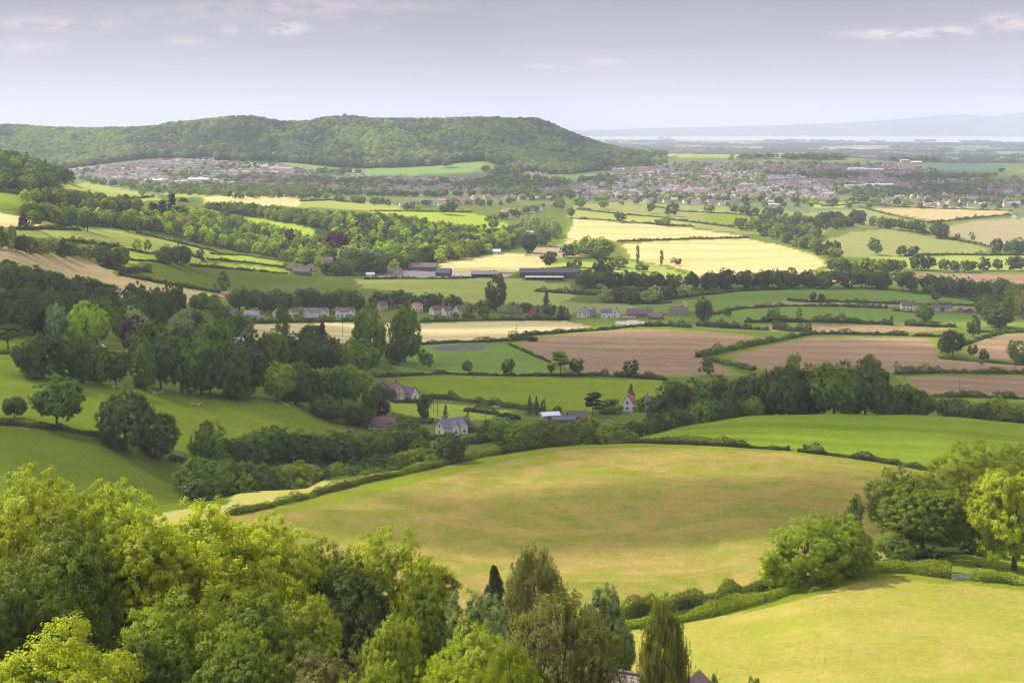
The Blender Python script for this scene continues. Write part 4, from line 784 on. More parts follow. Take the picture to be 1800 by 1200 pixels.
belt([(-30,600),(40,585),(90,590)], 4, (15,18), (.8,1.0), B, ['dk'], 'tree in the wood at the left edge above the little pasture', 'wood at the left edge')
belt([(-20,560),(60,562),(120,567),(180,570),(250,566),(310,562)], 11, (14,17), (.8,1.0), B, ['dk','dk','md'], 'tree in the wood below the thin tan strip', 'wood below the tan strip')
belt([(0,519),(60,526),(130,536),(205,543)], 9, (14,17), (.9,1.1), K_, ['dk'], 'tree in the front rank of the dark copse below the tan field', 'dark copse below the tan field')
belt([(-10,492),(60,500),(120,508),(170,520)], 7, (9,12), (.9,1.1), K_, ['dk','md'], 'tree in the back rank of the dark copse below the tan field', 'dark copse below the tan field')
belt([(225,546),(280,548),(330,548)], 5, (14,17), (.7,.9), ['tall','sparse','broad'], ['md','dk'], 'tree in the loose row where the tan field ends', 'loose row below the tan field')
belt([(340,548),(370,552),(385,575)], 3, (11,14), (.9,1.1), K_, ['md'], 'tree near the pale gabled house at the field end', 'trees by the pale gabled house')
belt([(330,398),(410,418),(500,452),(600,470),(690,485),(760,500)], 17, (8.5,11), (1.0,1.3), K_+['bush'], ['md','fr','dk'], 'tree in the front rank of the valley behind the pale strip field', 'valley trees behind the pale strip field', byY=True, jit=8)
belt([(380,462),(450,480),(540,505),(640,530),(740,555)], 16, (9,12), (1.0,1.25), K_, ['dk','dk','md'], 'tree in the second rank of the valley behind the pale strip field', 'valley trees behind the pale strip field', byY=True, jit=8)
belt([(560,560),(610,575),(650,570)], 4, (8,10), (.9,1.1), K_, ['md','dk'], 'tree beside the red-roofed farmhouse garden', 'trees round the red-roofed farmhouse', byY=True, jit=8)
belt([(1160,585),(1220,575),(1300,568),(1380,562),(1460,562),(1540,568)], 13, (19,23), (.75,.95), K_, ['dk','dk','md'], 'tree in the tall dark belt behind the crest of the lush green field', 'tall dark belt behind the green crest', byY=True)
belt([(1560,575),(1620,580)], 4, (13,16), (.7,.9), K_, ['dk'], 'tree in the falling end of the dark belt behind the green crest', 'tall dark belt behind the green crest', byY=True)
belt([(1100,552),(1160,550),(1220,548),(1280,550),(1330,555)], 8, (8.5,11), (.8,1.0), K_, ['fr','md','dk'], 'tree in the lower row at the left end of the green crest', 'lower row beside the green crest', byY=True)
belt([(870,552),(930,556),(1000,560),(1080,558)], 8, (8.5,11.5), (1.0,1.25), K_, ['fr','md','md'], 'tree in the leafy row behind the top hedge of the big meadow', 'leafy row behind the big meadow', byY=True, jit=8)
belt([(840,515),(900,505),(960,505),(1060,515),(1140,522)], 8, (4,6), (1.1,1.5), ['bush'], ['md','dk','fr'], 'shrub in the scrub along the top hedge of the big meadow', 'scrub along the big meadow hedge', byY=True, jit=8)
belt([(1655,588),(1700,595),(1745,600),(1800,592),(1850,592)], 7, (8.5,12), (.9,1.1), K_, ['md','dk','fr'], 'tree dotted behind the right end of the green crest', 'trees behind the right end of the crest', byY=True)
belt([(420,546),(470,549),(520,547),(580,547),(640,547)], 12, (15,19), (.8,1.0), K_, ['dk','dk','md'], 'tree in the dark wood directly behind the white village houses', 'dark wood behind the white houses')
belt([(650,541),(700,541),(760,546),(815,549)], 9, (12,16), (.9,1.1), K_, ['dk'], 'tree in the dark clump behind the brown-roofed houses', 'dark clump behind the brown-roofed houses')
belt([(885,552),(930,556),(1010,560)], 5, (9,12), (.8,1.1), B, ['md','dk','gg'], 'tree among the gardens in the middle of the village', 'village garden trees')
belt([(1065,531),(1130,533),(1205,523)], 9, (11,14), (.9,1.2), K_, ['dk','dk','gg'], 'tree in the dark row above the pub', 'dark row above the pub')
belt([(1010,506),(1080,508),(1150,511),(1230,509),(1300,507),(1400,506),(1500,506),(1570,508)], 30, (16,20), (.85,1.05), K_, ['dk','dk','md'], 'tree in the long dark row between the wheat and the lush fields', 'long dark row below the wheat')
belt([(1580,512),(1640,516),(1700,521),(1745,527),(1810,532)], 13, (16,20), (.85,1.05), K_, ['dk','md'], 'tree in the right half of the dark row below the tan strip', 'right half of the dark row')
belt([(1605,474),(1650,478),(1700,478),(1760,475),(1810,475)], 10, (12,18), (.9,1.1), K_, ['dk','md'], 'tree in the row above the pinkish tan strip', 'row above the pinkish tan strip')
belt([(1455,478),(1500,482),(1540,481),(1590,480)], 10, (15,19), (.9,1.1), K_, ['dk','fr','md'], 'tree in the clump at the right tip of the wheat field', 'clump at the wheat tip')
belt([(1290,402),(1330,410),(1380,426),(1430,442),(1475,458)], 14, (13,17), (.9,1.1), K_, ['md','dk','fr'], 'tree in the slanting row along the top of the bright wheat', 'slanting row above the bright wheat')
belt([(1385,402),(1430,402),(1480,397),(1512,394)], 10, (18,23), (.9,1.1), K_, ['md','dk'], 'tree in the wood between the upper pastures', 'wood between the upper pastures')
belt([(1525,398),(1560,402),(1620,411)], 8, (14,18), (.9,1.1), K_, ['md','dk'], 'tree in the copse on the olive field hedge', 'copse on the olive field hedge')
belt([(1283,377),(1330,379),(1375,381)], 7, (14,17), (.9,1.1), K_, ['md','dk'], 'oak in the far row above the green upper field', 'far row of oaks')
belt([(80,350),(130,358),(180,363),(240,372)], 12, (13,16), (.9,1.1), K_, ['md','dk'], 'tree in the wood under the upper left field', 'wood under the upper left field')
belt([(50,383),(100,387),(170,397),(230,401),(300,398),(370,408)], 18, (12,15), (.9,1.1), K_, ['md','fr','dk','br'], 'tree in the belt above the sunny left pasture', 'belt above the sunny left pasture')
belt([(30,444),(80,448),(130,452),(180,458)], 9, (9,12), (.9,1.1), K_, ['md','dk','ol'], 'tree in the hedgerow above the tan field', 'hedgerow above the tan field')
belt([(-10,436),(12,440),(24,440)], 3, (14,18), (.6,.8), ['tall'], ['ol','md'], 'tall pale tree at the left end of the tan field hedgerow', 'hedgerow above the tan field')
for pts, n, hm, ts in [([(300,392),(380,405),(450,432),(530,446),(580,460)], 24, (11,15), ['fr','lt','md']), ([(320,378),(380,390),(450,412),(520,432)], 18, (11,15), ['fr','lt','md']), ([(360,372),(450,376),(540,396),(610,404)], 22, (12,16), ['md','fr','dk']),
   ([(560,386),(700,394),(820,414),(905,420)], 26, (12,15), ['lt','fr','md']), ([(620,404),(700,414),(780,432),(870,440)], 24, (14,18), ['fr','md','pn']), ([(600,432),(680,450),(760,460),(830,452)], 20, (15,19), ['md','fr','lt','dk']),
   ([(560,482),(620,484),(670,482)], 8, (12,16), ['md','dk']), ([(600,460),(650,470),(700,474)], 8, (14,18), ['gg','md'])]:
    belt(pts, n, hm, (.9,1.1), K_, ts, 'tree in the big wood behind the manor and farm', 'big wood behind the manor')
belt([(920,402),(950,410),(980,420)], 7, (20,25), (.7,.9), K_, ['gg','md'], 'tree in the tall grey-green clump beside the upper wheat', 'grey-green clump')
belt([(850,392),(890,384),(920,376),(960,368)], 10, (11,14), (.9,1.1), K_, ['fr','md'], 'tree along the lane to the hamlet', 'lane trees')
for pts in ([(-20,336),(30,338),(75,332),(100,322)], [(-20,322),(40,324),(90,318),(128,320)], [(-20,308),(40,312),(80,312),(118,314)], [(-20,296),(30,300),(70,302)], [(-20,286),(20,288),(45,292)]):
    belt(pts, 11, (13,17), (.9,1.1), K_, ['md','fr','dk'], 'tree on the wooded knoll at the left edge', 'wooded knoll')
belt([(410,350),(480,347),(560,351),(640,357),(690,362)], 26, (11,14), (.9,1.1), K_, ['fr','md'], 'tree in the far row above the wheat strip', 'far row above the wheat strip')
belt([(140,318),(220,330),(300,339),(400,343)], 26, (10,14), (1.0,1.2), K_, ['fr','md','dk'], 'tree in the row above the upper left field', 'row above the upper left field')
belt([(700,368),(790,360),(860,362),(930,352),(1010,352)], 22, (9,13), (.9,1.2), K_, ['fr','md','dk'], 'tree among the hamlet houses', 'hamlet trees')
belt([(1040,352),(1200,354),(1400,357),(1600,358),(1830,360)], 60, (9,14), (1.0,1.3), K_, ['fr','md','dk','lt'], 'tree along the near edge of the town', 'near edge of the town')
belt([(1040,358),(1300,362),(1500,366),(1800,366)], 24, (7,11), (1.0,1.3), K_, ['fr','md','dk'], 'tree along the near edge of the town', 'near edge of the town')
belt([(640,345),(760,345),(900,343),(1040,345)], 40, (9,13), (1.0,1.3), K_, ['md','dk'], 'tree in the shaded middle of the town', 'shaded middle of the town')
belt([(385,566),(450,564),(530,562),(600,562),(640,560)], 18, (2.5,5), (1.0,1.3), ['bush'], ['md','dk','fr'], 'garden shrub in front of the white village houses', 'garden shrubs of the white houses')
belt([(740,562),(800,560),(880,562),(960,562),(1010,560)], 16, (2.5,6), (1.0,1.3), ['bush'], ['md','dk','ol'], 'garden shrub in front of the brown-roofed houses', 'garden shrubs of the brown-roofed houses')
belt([(640,775),(700,778),(745,780),(800,776)], 9, (2.5,4.5), (1.0,1.3), ['bush'], ['md','dk','fr'], 'garden shrub below the farmhouse and cream house', 'garden shrubs in the valley')
# ------------------------------------------------------------------ hedges
for a in [
 ([(400,906),(470,891),(540,874),(620,852),(700,835),(800,813),(880,798)], 1.7, 2.2, 'long clipped hedge dividing the pale strip field from the big meadow', 'fr'),
 ([(880,798),(960,785),(1040,780),(1130,778),(1250,782),(1388,791)], 1.5, 2.4, 'dark hedge along the top of the big meadow, left of its gap', 'dk'),
 ([(1402,793),(1480,802),(1560,814),(1640,828)], 1.5, 2.2, 'dark hedge between the lush green field and the meadow, right of the gap', 'dk'),
 ([(1085,1086),(1160,1074),(1250,1058),(1330,1038),(1410,1014)], 2.6, 3.0, 'tall dark hedge along the foot of the big meadow', 'fr'),
 ([(1080,1106),(1180,1096),(1260,1080),(1340,1058),(1420,1030),(1480,1014),(1540,1004),(1600,1006),(1672,1016)], 1.7, 2.4, 'sunlit hedge curving round the top of the lower bright field to the gate', 'lt'),
 ([(1708,1018),(1760,1022),(1800,1028),(1900,1042)], 1.6, 2.4, 'weedy hedge right of the field gate running to the right edge', 'lt'),
 ([(-30,744),(40,748),(100,754),(180,768),(215,780)], 1.2, 2.5, 'low bushy bank between the two pastures at the left', 'dk'),
 ([(300,806),(340,822),(400,846)], 2.2, 4.0, 'overgrown hedge at the lower end of the left pasture bank', 'dk'),
 ([(82,616),(105,615),(130,613)], 2.2, 4, 'short dark clump of scrub on the little left pasture', 'dk'),
 ([(0,622),(80,620),(200,622),(330,630)], .9, 1.2, 'thin fence-like hedge under the tall pale tree', 'dk'),
 ([(660,663),(720,660),(780,657),(850,660),(960,661),(1040,660)], 1.3, 2, 'thin hedge below the lush green field with single trees', 'dk'), ([(1036,660),(1100,663),(1170,668)], 2.2, 3, 'thicker hedge along the foot of the brown field', 'dk'),
 ([(755,699),(830,706),(900,716),(950,722)], 2.0, 4, 'broad dark hedge above the bright paddock', 'md'), ([(690,707),(760,708)], 1.2, 2, 'short hedge at the top left of the paddock', 'dk'),
 ([(820,722),(870,728),(910,738)], 1.5, 4, 'scrubby hedge at the bottom of the paddock', 'dk'), ([(740,606),(800,602),(880,600),(938,597)], 1.6, 2.5, 'hedge below the pale village field', 'dk'), ([(900,592),(925,596),(938,600)], 2.5, 5, 'thick bushy corner between pale and brown fields', 'dk'),
 ([(918,590),(1000,584),(1060,580),(1140,572)], 2.0, 3, 'dark hedge between the pale field and the large brown field', 'dk'), ([(1135,574),(1170,573),(1215,576)], 3.5, 5, 'bushy dark hedge below the riding yard', 'dk'), ([(1225,573),(1290,577),(1350,580)], 3.6, 5, 'tall dark hedge in the middle of the brown fields', 'dk'), ([(895,606),(968,638)], .9, 1.4, 'thin slanting hedge at the left edge of the brown field', 'dk'),
 ([(1226,628),(1290,614),(1360,600),(1424,588)], 2.4, 4.5, 'thick hedge slanting up between the two large brown fields', 'md'), ([(1240,632),(1280,641),(1325,651)], 2.0, 4.0, 'leafy hedge running down from the brown field corner', 'md'), ([(1425,588),(1500,588),(1597,590)], 2.2, 3, 'dark hedge above the second brown field, left of its gap', 'dk'), ([(1603,591),(1680,592)], 1.8, 3, 'dark hedge above the second brown field, right of its gap', 'dk'),
 ([(1360,578),(1400,582),(1425,584)], 4.5, 7, 'clump of tall dark scrub at the end of the brown strip', 'dk'), ([(1310,567),(1380,566),(1460,567),(1570,571)], 3.2, 4.5, 'bushy hedge below the lush lower field, left part', 'dk'), ([(1590,572),(1640,574),(1680,575)], 3, 4.5, 'bushy hedge below the lush lower field, right part', 'dk'),
 ([(1575,658),(1660,655),(1800,657),(1900,658)], 2.4, 4, 'long hedge between the brown fields at the right', 'md'), ([(1640,697),(1720,698),(1810,701)], 1.8, 4, 'hedge at the foot of the lower right brown field', 'md'), ([(1650,630),(1720,636),(1800,642)], 1.0, 2.0, 'low weedy line under the round-headed trees', 'md'), ([(1690,608),(1730,594),(1760,586),(1800,583)], 1.8, 3, 'hedge curving up at the right of the brown fields', 'md'),
 ([(1384,528),(1420,531),(1460,531)], 1.8, 2.5, 'short dark hedge with two small trees in the lush field', 'dk'), ([(1460,530),(1560,534),(1715,538)], 1.7, 2.5, 'long dark hedge between the lush fields and the cream farmhouse', 'dk'), ([(1250,554),(1300,543),(1380,538),(1480,539),(1560,542)], 1.8, 2.8, 'arching hedge above the lush lower field', 'dk'), ([(1110,536),(1200,523),(1300,512),(1380,509)], 1.8, 2.8, 'hedge along the top of the lush upper field', 'dk'), ([(1640,520),(1700,527),(1740,534)], 1.6, 3.5, 'pale bushy hedge at the right tip of the lush upper field', 'md'), ([(1570,546),(1600,549),(1640,551)], 1.8, 4, 'garden hedge in front of the cream farmhouse', 'md'), ([(1720,584),(1800,584)], 1.5, 3, 'hedge near the right edge above the brown field', 'dk'),
 ([(1085,425),(1200,421),(1316,418)], 2.2, 3, 'straight dark hedge between the two wheat fields', 'dk'), ([(1000,384),(1060,387),(1130,393),(1220,399)], 1.8, 3, 'hedge along the top of the upper wheat field', 'dk'), ([(1015,368),(1100,378),(1175,383)], 1.6, 3, 'hedge across the upper pastures', 'dk'), ([(1140,362),(1200,372),(1290,376)], 1.5, 3, 'farther hedge across the upper pastures', 'dk'), ([(1290,377),(1380,382),(1460,390)], 1.8, 3, 'hedge under the far row of oaks', 'dk'), ([(1175,386),(1240,394),(1290,400)], 2.5, 4, 'bushy hedge at the upper end of the wheat', 'dk'),
 ([(1590,450),(1660,448),(1760,449),(1860,449)], 2.2, 3, 'long straight hedge under the olive field', 'dk'), ([(1600,402),(1640,412),(1680,422),(1740,434)], 2.0, 3, 'slanting hedge between the olive fields', 'dk'), ([(1510,364),(1560,377),(1610,388),(1640,392)], 1.6, 3, 'thin hedge slanting across the tan upper fields', 'md'), ([(1630,392),(1690,386),(1775,378)], 2.2, 3.5, 'dark hedge curving up to the white house', 'dk'), ([(1530,361),(1620,366),(1780,371)], 1.8, 3, 'hedge between the tan field and the town edge', 'dk'), ([(1420,358),(1470,362),(1510,357)], 1.6, 3, 'hedge of the little bright field by the town', 'dk'),
 ([(30,404),(80,402),(140,404)], 1.6, 3, 'dark hedge under the purple-leaved tree', 'dk'), ([(107,398),(140,392),(172,391)], 1.8, 2.5, 'short hedge at the end of the small wheat field', 'dk'), ([(120,424),(150,427),(210,435)], 2, 3, 'hedge at the left of the sunny pasture', 'dk'), ([(215,437),(240,443),(270,447),(300,449)], 1.8, 3, 'hedge under the two thin trees', 'dk'), ([(335,450),(352,454),(360,460)], 1.8, 3, 'short hedge right of the pair of oaks', 'dk'), ([(225,457),(270,460),(300,464)], 1.4, 2.4, 'hedge left of the pair of oaks', 'dk'),
 ([(212,485),(235,476),(262,478)], 2, 3.5, 'hedge bulging round the tan field corner', 'dk'), ([(210,484),(280,497),(350,508),(412,520)], 1.8, 3, 'long hedge between the tan field and the shaded green field', 'dk'), ([(335,467),(400,472),(505,482)], 1.6, 2.6, 'hedge under the lower bright strip', 'dk'), ([(365,456),(430,462),(505,471)], 1.6, 2.6, 'hedge between the two bright strips', 'dk'), ([(370,446),(430,449),(510,461)], 1.6, 2.6, 'hedge above the upper bright strip', 'md'), ([(240,410),(300,424),(380,443)], 2.2, 4, 'bushy hedge under the wood at the sunny pasture', 'md'), ([(180,470),(200,473),(240,480)], 2.5, 5, 'dark scrub beneath the spreading oak', 'dk'),
 ([(528,354),(580,352),(640,357)], 1.8, 3, 'far hedge above the pale green field', 'dk'), ([(650,371),(720,372),(830,373)], 1.6, 3, 'hedge below the hamlet', 'dk'), ([(60,352),(110,358),(160,364)], 1.6, 3, 'hedge in the bright upper left field', 'dk'), ([(180,352),(230,350),(270,346)], 1.6, 3, 'hedge under the upper left field', 'dk'),
 ([(640,491),(700,490),(800,490),(830,489),(870,482)], 2.0, 3, 'dark hedge in front of the farm', 'dk'), ([(380,571),(450,568),(540,566),(625,565)], 1.9, 3, 'garden hedge in front of the white houses', 'dk'), ([(740,566),(860,563),(1000,562)], 2.0, 3, 'garden hedge in front of the brown-roofed houses', 'dk'), ([(940,512),(1000,516),(1060,520)], 2.4, 4, 'dark hedge across the dim green field below the barn', 'dk'), ([(1080,530),(1140,535),(1180,532)], 1.6, 3, 'hedge above the pub meadow', 'dk'), ([(800,782),(840,778),(880,772)], 2.5, 5, 'scrub beside the cream house drive', 'dk'), ([(735,775),(770,772),(800,768)], 1.4, 2, 'garden hedge in front of the cream house', 'md'), ([(820,760),(850,757),(880,756)], 2.2, 5, 'thick garden hedge right of the cream house', 'md'), ([(680,745),(720,742),(760,744)], 2.6, 5, 'tall scrub behind the parked cars', 'md'), ([(930,475),(1000,470),(1100,475)], 1.2, 2.2, 'low hedge behind the long barn', 'md'), ([(780,452),(830,446),(880,441)], 1.5, 3, 'hedge along the lane to the wheat', 'md'),
]: hedge(*a[:3], a[3], a[4])
VV, FF, CC, OFF = make_trees()
for i, h_ in enumerate(HEDGES): make_hedge(h_, i+1)
if VV:
    o_ = link('distant_trees', mesh_np('distant_trees', np.vstack(VV), np.vstack(FF), [FOL], col=np.vstack(CC))); tag(o_, 'remaining far-off trees of the woods, hedgerows and town, too many to count', 'trees', kind='stuff')
# ------------------------------------------------------------------ buildings
WALLC = {'cream': (.74, .67, .52), 'white': (.80, .78, .74), 'stone': (.42, .35, .26), 'tan': (.50, .39, .26), 'brick': (.32, .14, .10), 'pinkw': (.62, .46, .38), 'dark': (.11, .10, .10), 'grey': (.35, .34, .34), 'timber': (.16, .12, .09), 'redshed': (.36, .12, .09)}
ROOFC = {'slate': (.13, .13, .17), 'brown': (.15, .095, .08), 'red': (.30, .11, .075), 'orange': (.42, .16, .08), 'grey': (.26, .25, .26), 'purple': (.16, .11, .13), 'white': (.72, .72, .74), 'tile': (.24, .18, .155), 'blue': (.17, .18, .23), 'black': (.10, .09, .10), 'pale': (.45, .40, .38), 'pink': (.42, .22, .19)}
def wallm(k): return plain('wall_'+k, WALLC[k], .9, .12, .8)
def roofm(k): return plain('roof_'+k, ROOFC[k], .75, .16, 1.6)
def glassm(): return plain('window_glass', (.05, .06, .08), .15, .1, 1)
def framem(): return plain('white_paint', (.8, .8, .78), .6, .05, 2)
def gable(mb, L, W, e, p, x0=None, y0=0, m=0):
    """walls with gable ends along x; e eaves height, p roof rise"""
    x0 = -L/2 if x0 is None else x0
    mb.prism([(y0-W/2, -1.5), (y0+W/2, -1.5), (y0+W/2, e), (y0, e+p), (y0-W/2, e)], 'x', x0, x0+L, m)
def groof(mb, L, W, e, p, x0=None, y0=0, o=.35, t=.22, m=0):
    x0 = -L/2 if x0 is None else x0; k = p/(W/2); w = W/2+o
    for s in (-1, 1):
        mb.prism([(y0, e+p+.02), (y0, e+p+t), (y0+s*w, e-o*k+t), (y0+s*w, e-o*k+.02)] if s > 0 else [(y0, e+p+t), (y0, e+p+.02), (y0-w, e-o*k+.02), (y0-w, e-o*k+t)], 'x', x0-o, x0+L+o, m)
def windows(root, spots, w=1.1, h=1.2, name='window'):
    """spots: (x, y, z, facing) on the wall face"""
    for (x, y, z, fx, fy) in spots:
        mb = MB()
        if fy: 
            mb.box(x-w/2-.08, x+w/2+.08, min(y, y+fy*.06), max(y, y+fy*.06), z-.08, z+h+.08, 0)
            mb.box(x-w/2, x-.04, min(y+fy*.06, y+fy*.09), max(y+fy*.06, y+fy*.09), z, z+h, 1); mb.box(x+.04, x+w/2, min(y+fy*.06, y+fy*.09), max(y+fy*.06, y+fy*.09), z, z+h, 1)
        else:
            mb.box(min(x, x+fx*.06), max(x, x+fx*.06), y-w/2-.08, y+w/2+.08, z-.08, z+h+.08, 0)
            mb.box(min(x+fx*.06, x+fx*.09), max(x+fx*.06, x+fx*.09), y-w/2, y-.04, z, z+h, 1); mb.box(min(x+fx*.06, x+fx*.09), max(x+fx*.06, x+fx*.09), y+.04, y+w/2, z, z+h, 1)
        mb.build(name, [framem(), glassm()], root)
def chimney(root, x, y, z, h=1.6, m='stone'):
    mb = MB(); mb.box(x-.45, x+.45, y-.3, y+.3, z-1.4, z+h, 0); mb.box(x-.55, x+.55, y-.4, y+.4, z+h, z+h+.15, 0)
    for s in (-.22, .22): mb.tube((x+s, y, z+h+.15), (x+s, y, z+h+.55), .13, .11, 8, 1)
    mb.build('chimney', [wallm(m), roofm('red')], root)
def house(u, v, L, W, e, p, rz, wall, roof, label, chim=((.35, 'stone'),), rows=2, wing=None, dormers=0, door=True, group=None, name='house', cat='house', ymin=40, xy=None, cols=None, dz=0):
    """rz: turn of the ridge from the picture's left-right line (degrees); front faces -y"""
    x, y = xy if xy else ground_at(u, v, ymin)
    root = bpy.data.objects.new(name, None); COL.objects.link(root); root.location = (x, y, zat(x, y)+dz); root.rotation_euler = (0, 0, radians(rz))
    tag(root, label, cat, group)
    mb = MB(); gable(mb, L, W, e, p)
    if wing:   # (x position, width, projection, own rise) gabled wing towards the front
        for (wx, ww, wp, pr) in wing:
            mb.prism([(wx-ww/2, -1.5), (wx+ww/2, -1.5), (wx+ww/2, e-.05), (wx, e-.05+pr), (wx-ww/2, e-.05)], 'y', -W/2-wp, W/2*.1)
    mb.build('wall', wallm(wall), root)
    mb = MB(); groof(mb, L, W, e, p)
    if wing:
        for (wx, ww, wp, pr) in wing:
            k = pr/(ww/2); o = .3; t = .2; wv = ww/2+o
            for s in (-1, 1):
                pts = [(wx, e-.03+pr), (wx, e-.03+pr+t), (wx+s*wv, e-.03-o*k+t), (wx+s*wv, e-.03-o*k)]
                mb.prism(pts if s < 0 else pts[::-1], 'y', -W/2-wp-.3, -W/2*(1-pr/p)*.98 if pr < p else -.05)
    mb.build('roof', roofm(roof), root)
    for (cx, cm) in chim: chimney(root, cx*L, 0, e+p-.1, 1.3, cm)
    n = cols or max(2, int(L/3.2)); sp = []
    fy = -W/2
    for r_ in range(rows):
        z = 1.0+r_*2.6
        if z+1.15 > e: break
        for i in range(n):
            xx = -L/2+(i+.5)*L/n
            inw = [w_ for w_ in (wing or []) if abs(xx-w_[0]) < w_[1]/2+.5]
            if inw or (door and r_ == 0 and i == n//2): continue
            sp.append((xx, fy, z, 0, -1))
        for (wx, ww, wp, pr) in (wing or []):
            sp.append((wx, fy-wp, z, 0, -1))
    for s in (-1, 1): 
        if rows: sp.append((s*L/2, 0, 1.0, s, 0)); 
        if rows > 1 and e+p > 5: sp.append((s*L/2, 0, 3.6, s, 0))
    windows(root, sp)
    if door and rows:
        i = n//2; xx = -L/2+(i+.5)*L/n
        if not [w_ for w_ in (wing or []) if abs(xx-w_[0]) < w_[1]/2+.5]:
            mb = MB(); mb.box(xx-.5, xx+.5, fy-.07, fy, 0, 2.05, 0); mb.box(xx-.65, xx+.65, fy-.5, fy-.07, 2.1, 2.2, 1); mb.build('door', [wallm('timber'), framem()], root)
    for i in range(dormers):
        xx = -L/2+(i+.5)*L/dormers; mb = MB(); mb.prism([(xx-.8, e-.2), (xx+.8, e-.2), (xx+.8, e+1.2), (xx, e+1.8), (xx-.8, e+1.2)], 'y', -W/2+.4, -W/2+2.6, 0)
        for s in (-1, 1):
            pts = [(xx, e+1.82), (xx, e+1.98), (xx+s*1.05, e+1.16), (xx+s*1.05, e+1.0)]; mb.prism(pts if s < 0 else pts[::-1], 'y', -W/2+.2, -W/2+3.0, 1)
        mb.box(xx-.5, xx+.5, -W/2+.34, -W/2+.4, e+.1, e+1.1, 2)
        mb.build('dormer', [wallm(wall), roofm(roof), glassm()], root)
    return root
def shed(u, v, L, W, e, p, rz, wall, roof, label, openf=False, group=None, name='barn', cat='barn', mono=False, ymin=40, bays=6):
    x, y = ground_at(u, v, ymin); root = bpy.data.objects.new(name, None); COL.objects.link(root); root.location = (x, y, zat(x, y)); root.rotation_euler = (0, 0, radians(rz)); tag(root, label, cat, group)
    mb = MB()
    if openf:
        mb.box(-L/2, L/2, W/2-.2, W/2, -1.5, e); mb.box(-L/2, -L/2+.2, -W/2, W/2-.2, -1.5, e); mb.box(L/2-.2, L/2, -W/2, W/2-.2, -1.5, e)
        for s in (-1, 1): mb.prism([(-W/2, e+.01), (W/2, e+.01), (0, e+p)], 'x', s*L/2-.1, s*L/2+.1)
    else: gable(mb, L, W, e, p)
    mb.build('wall', wallm(wall), root)
    if openf:
        for i in range(1, bays): q = MB(); xx = -L/2+L*i/bays; q.box(xx-.15, xx+.15, -W/2, -W/2+.3, -1.5, e); q.build('post', wallm('grey'), root)
    else:
        q = MB(); q.box(-1.8, 1.8, -W/2-.06, -W/2, 0, min(e-.3, 3.4)); q.build('door', wallm('timber'), root)
    mb = MB(); groof(mb, L, W, e, p, o=.5, t=.12); r = mb.build('roof', roofm(roof), root)
    return root
# the valley nearest the meadow
house(792, 763, 11, 6.5, 3.8, 3.0, 36, 'cream', 'blue', 'cream stone house with blue slate roof and two front gables in the valley', wing=[(-.2, 3.6, 1.2, 2.0), (4.0, 3.6, 1.2, 2.0)], chim=((-.46, 'cream'),))
house(812, 757, 7, 6, 3.2, 2.6, 60, 'tan', 'brown', 'tan cottage with brown roof just behind the cream slate-roofed house', chim=(), rows=1)
house(672, 760, 11, 6.5, 3.2, 3.2, -4, 'tan', 'brown', 'long brown-roofed farmhouse with dormers among trees beside the left pasture', dormers=2, chim=((-.45, 'brick'), (.42, 'brick')), rows=1)
house(690, 765, 6.5, 5.5, 2.8, 2.4, 80, 'tan', 'red', 'small red-roofed wing house with its gable towards the valley drive', chim=(), rows=1)
house(616, 770, 3, 2.6, 2.4, 1.2, 85, 'brick', 'brown', 'tiny brick outhouse left of the brown-roofed farmhouse', chim=(), rows=0, door=False, name='outhouse', cat='outhouse')
house(688, 697, 11, 7, 3.6, 3.6, -42, 'tan', 'brown', 'tan gabled house with brown tile roof above the paddock', chim=((.3, 'brick'),))
house(716, 702, 9, 7, 2.6, 4.0, -30, 'cream', 'slate', 'cream gable-ended house with skylights beside the tan gabled house', chim=(), rows=1, dormers=2)
shed(966, 737, 8, 5, 2.4, 1.0, 18, 'grey', 'white', 'pale grey metal-roofed shed at the farm behind the leafy row')
shed(990, 743, 10, 4.4, 2.0, 1.0, 8, 'brick', 'slate', 'low slate-roofed brick stable between the pale shed and the red-roofed barn', name='stable', cat='stable')
house(1015, 741, 8, 6, 2.6, 2.3, 6, 'brick', 'brown', 'reddish brown-roofed barn at the farm behind the leafy row', chim=(), rows=1, name='barn', cat='barn')
house(1106, 722, 4.2, 4.6, 4.8, 2.8, 62, 'white', 'red', 'tall narrow white cottage with red roof and chimney among the valley trees', chim=((.3, 'brick'),), rows=2)
house(1152, 722, 9.5, 6, 4.2, 2.6, -8, 'stone', 'brown', 'stone house with brown roof beside the tall dark belt', chim=((-.4, 'stone'),))
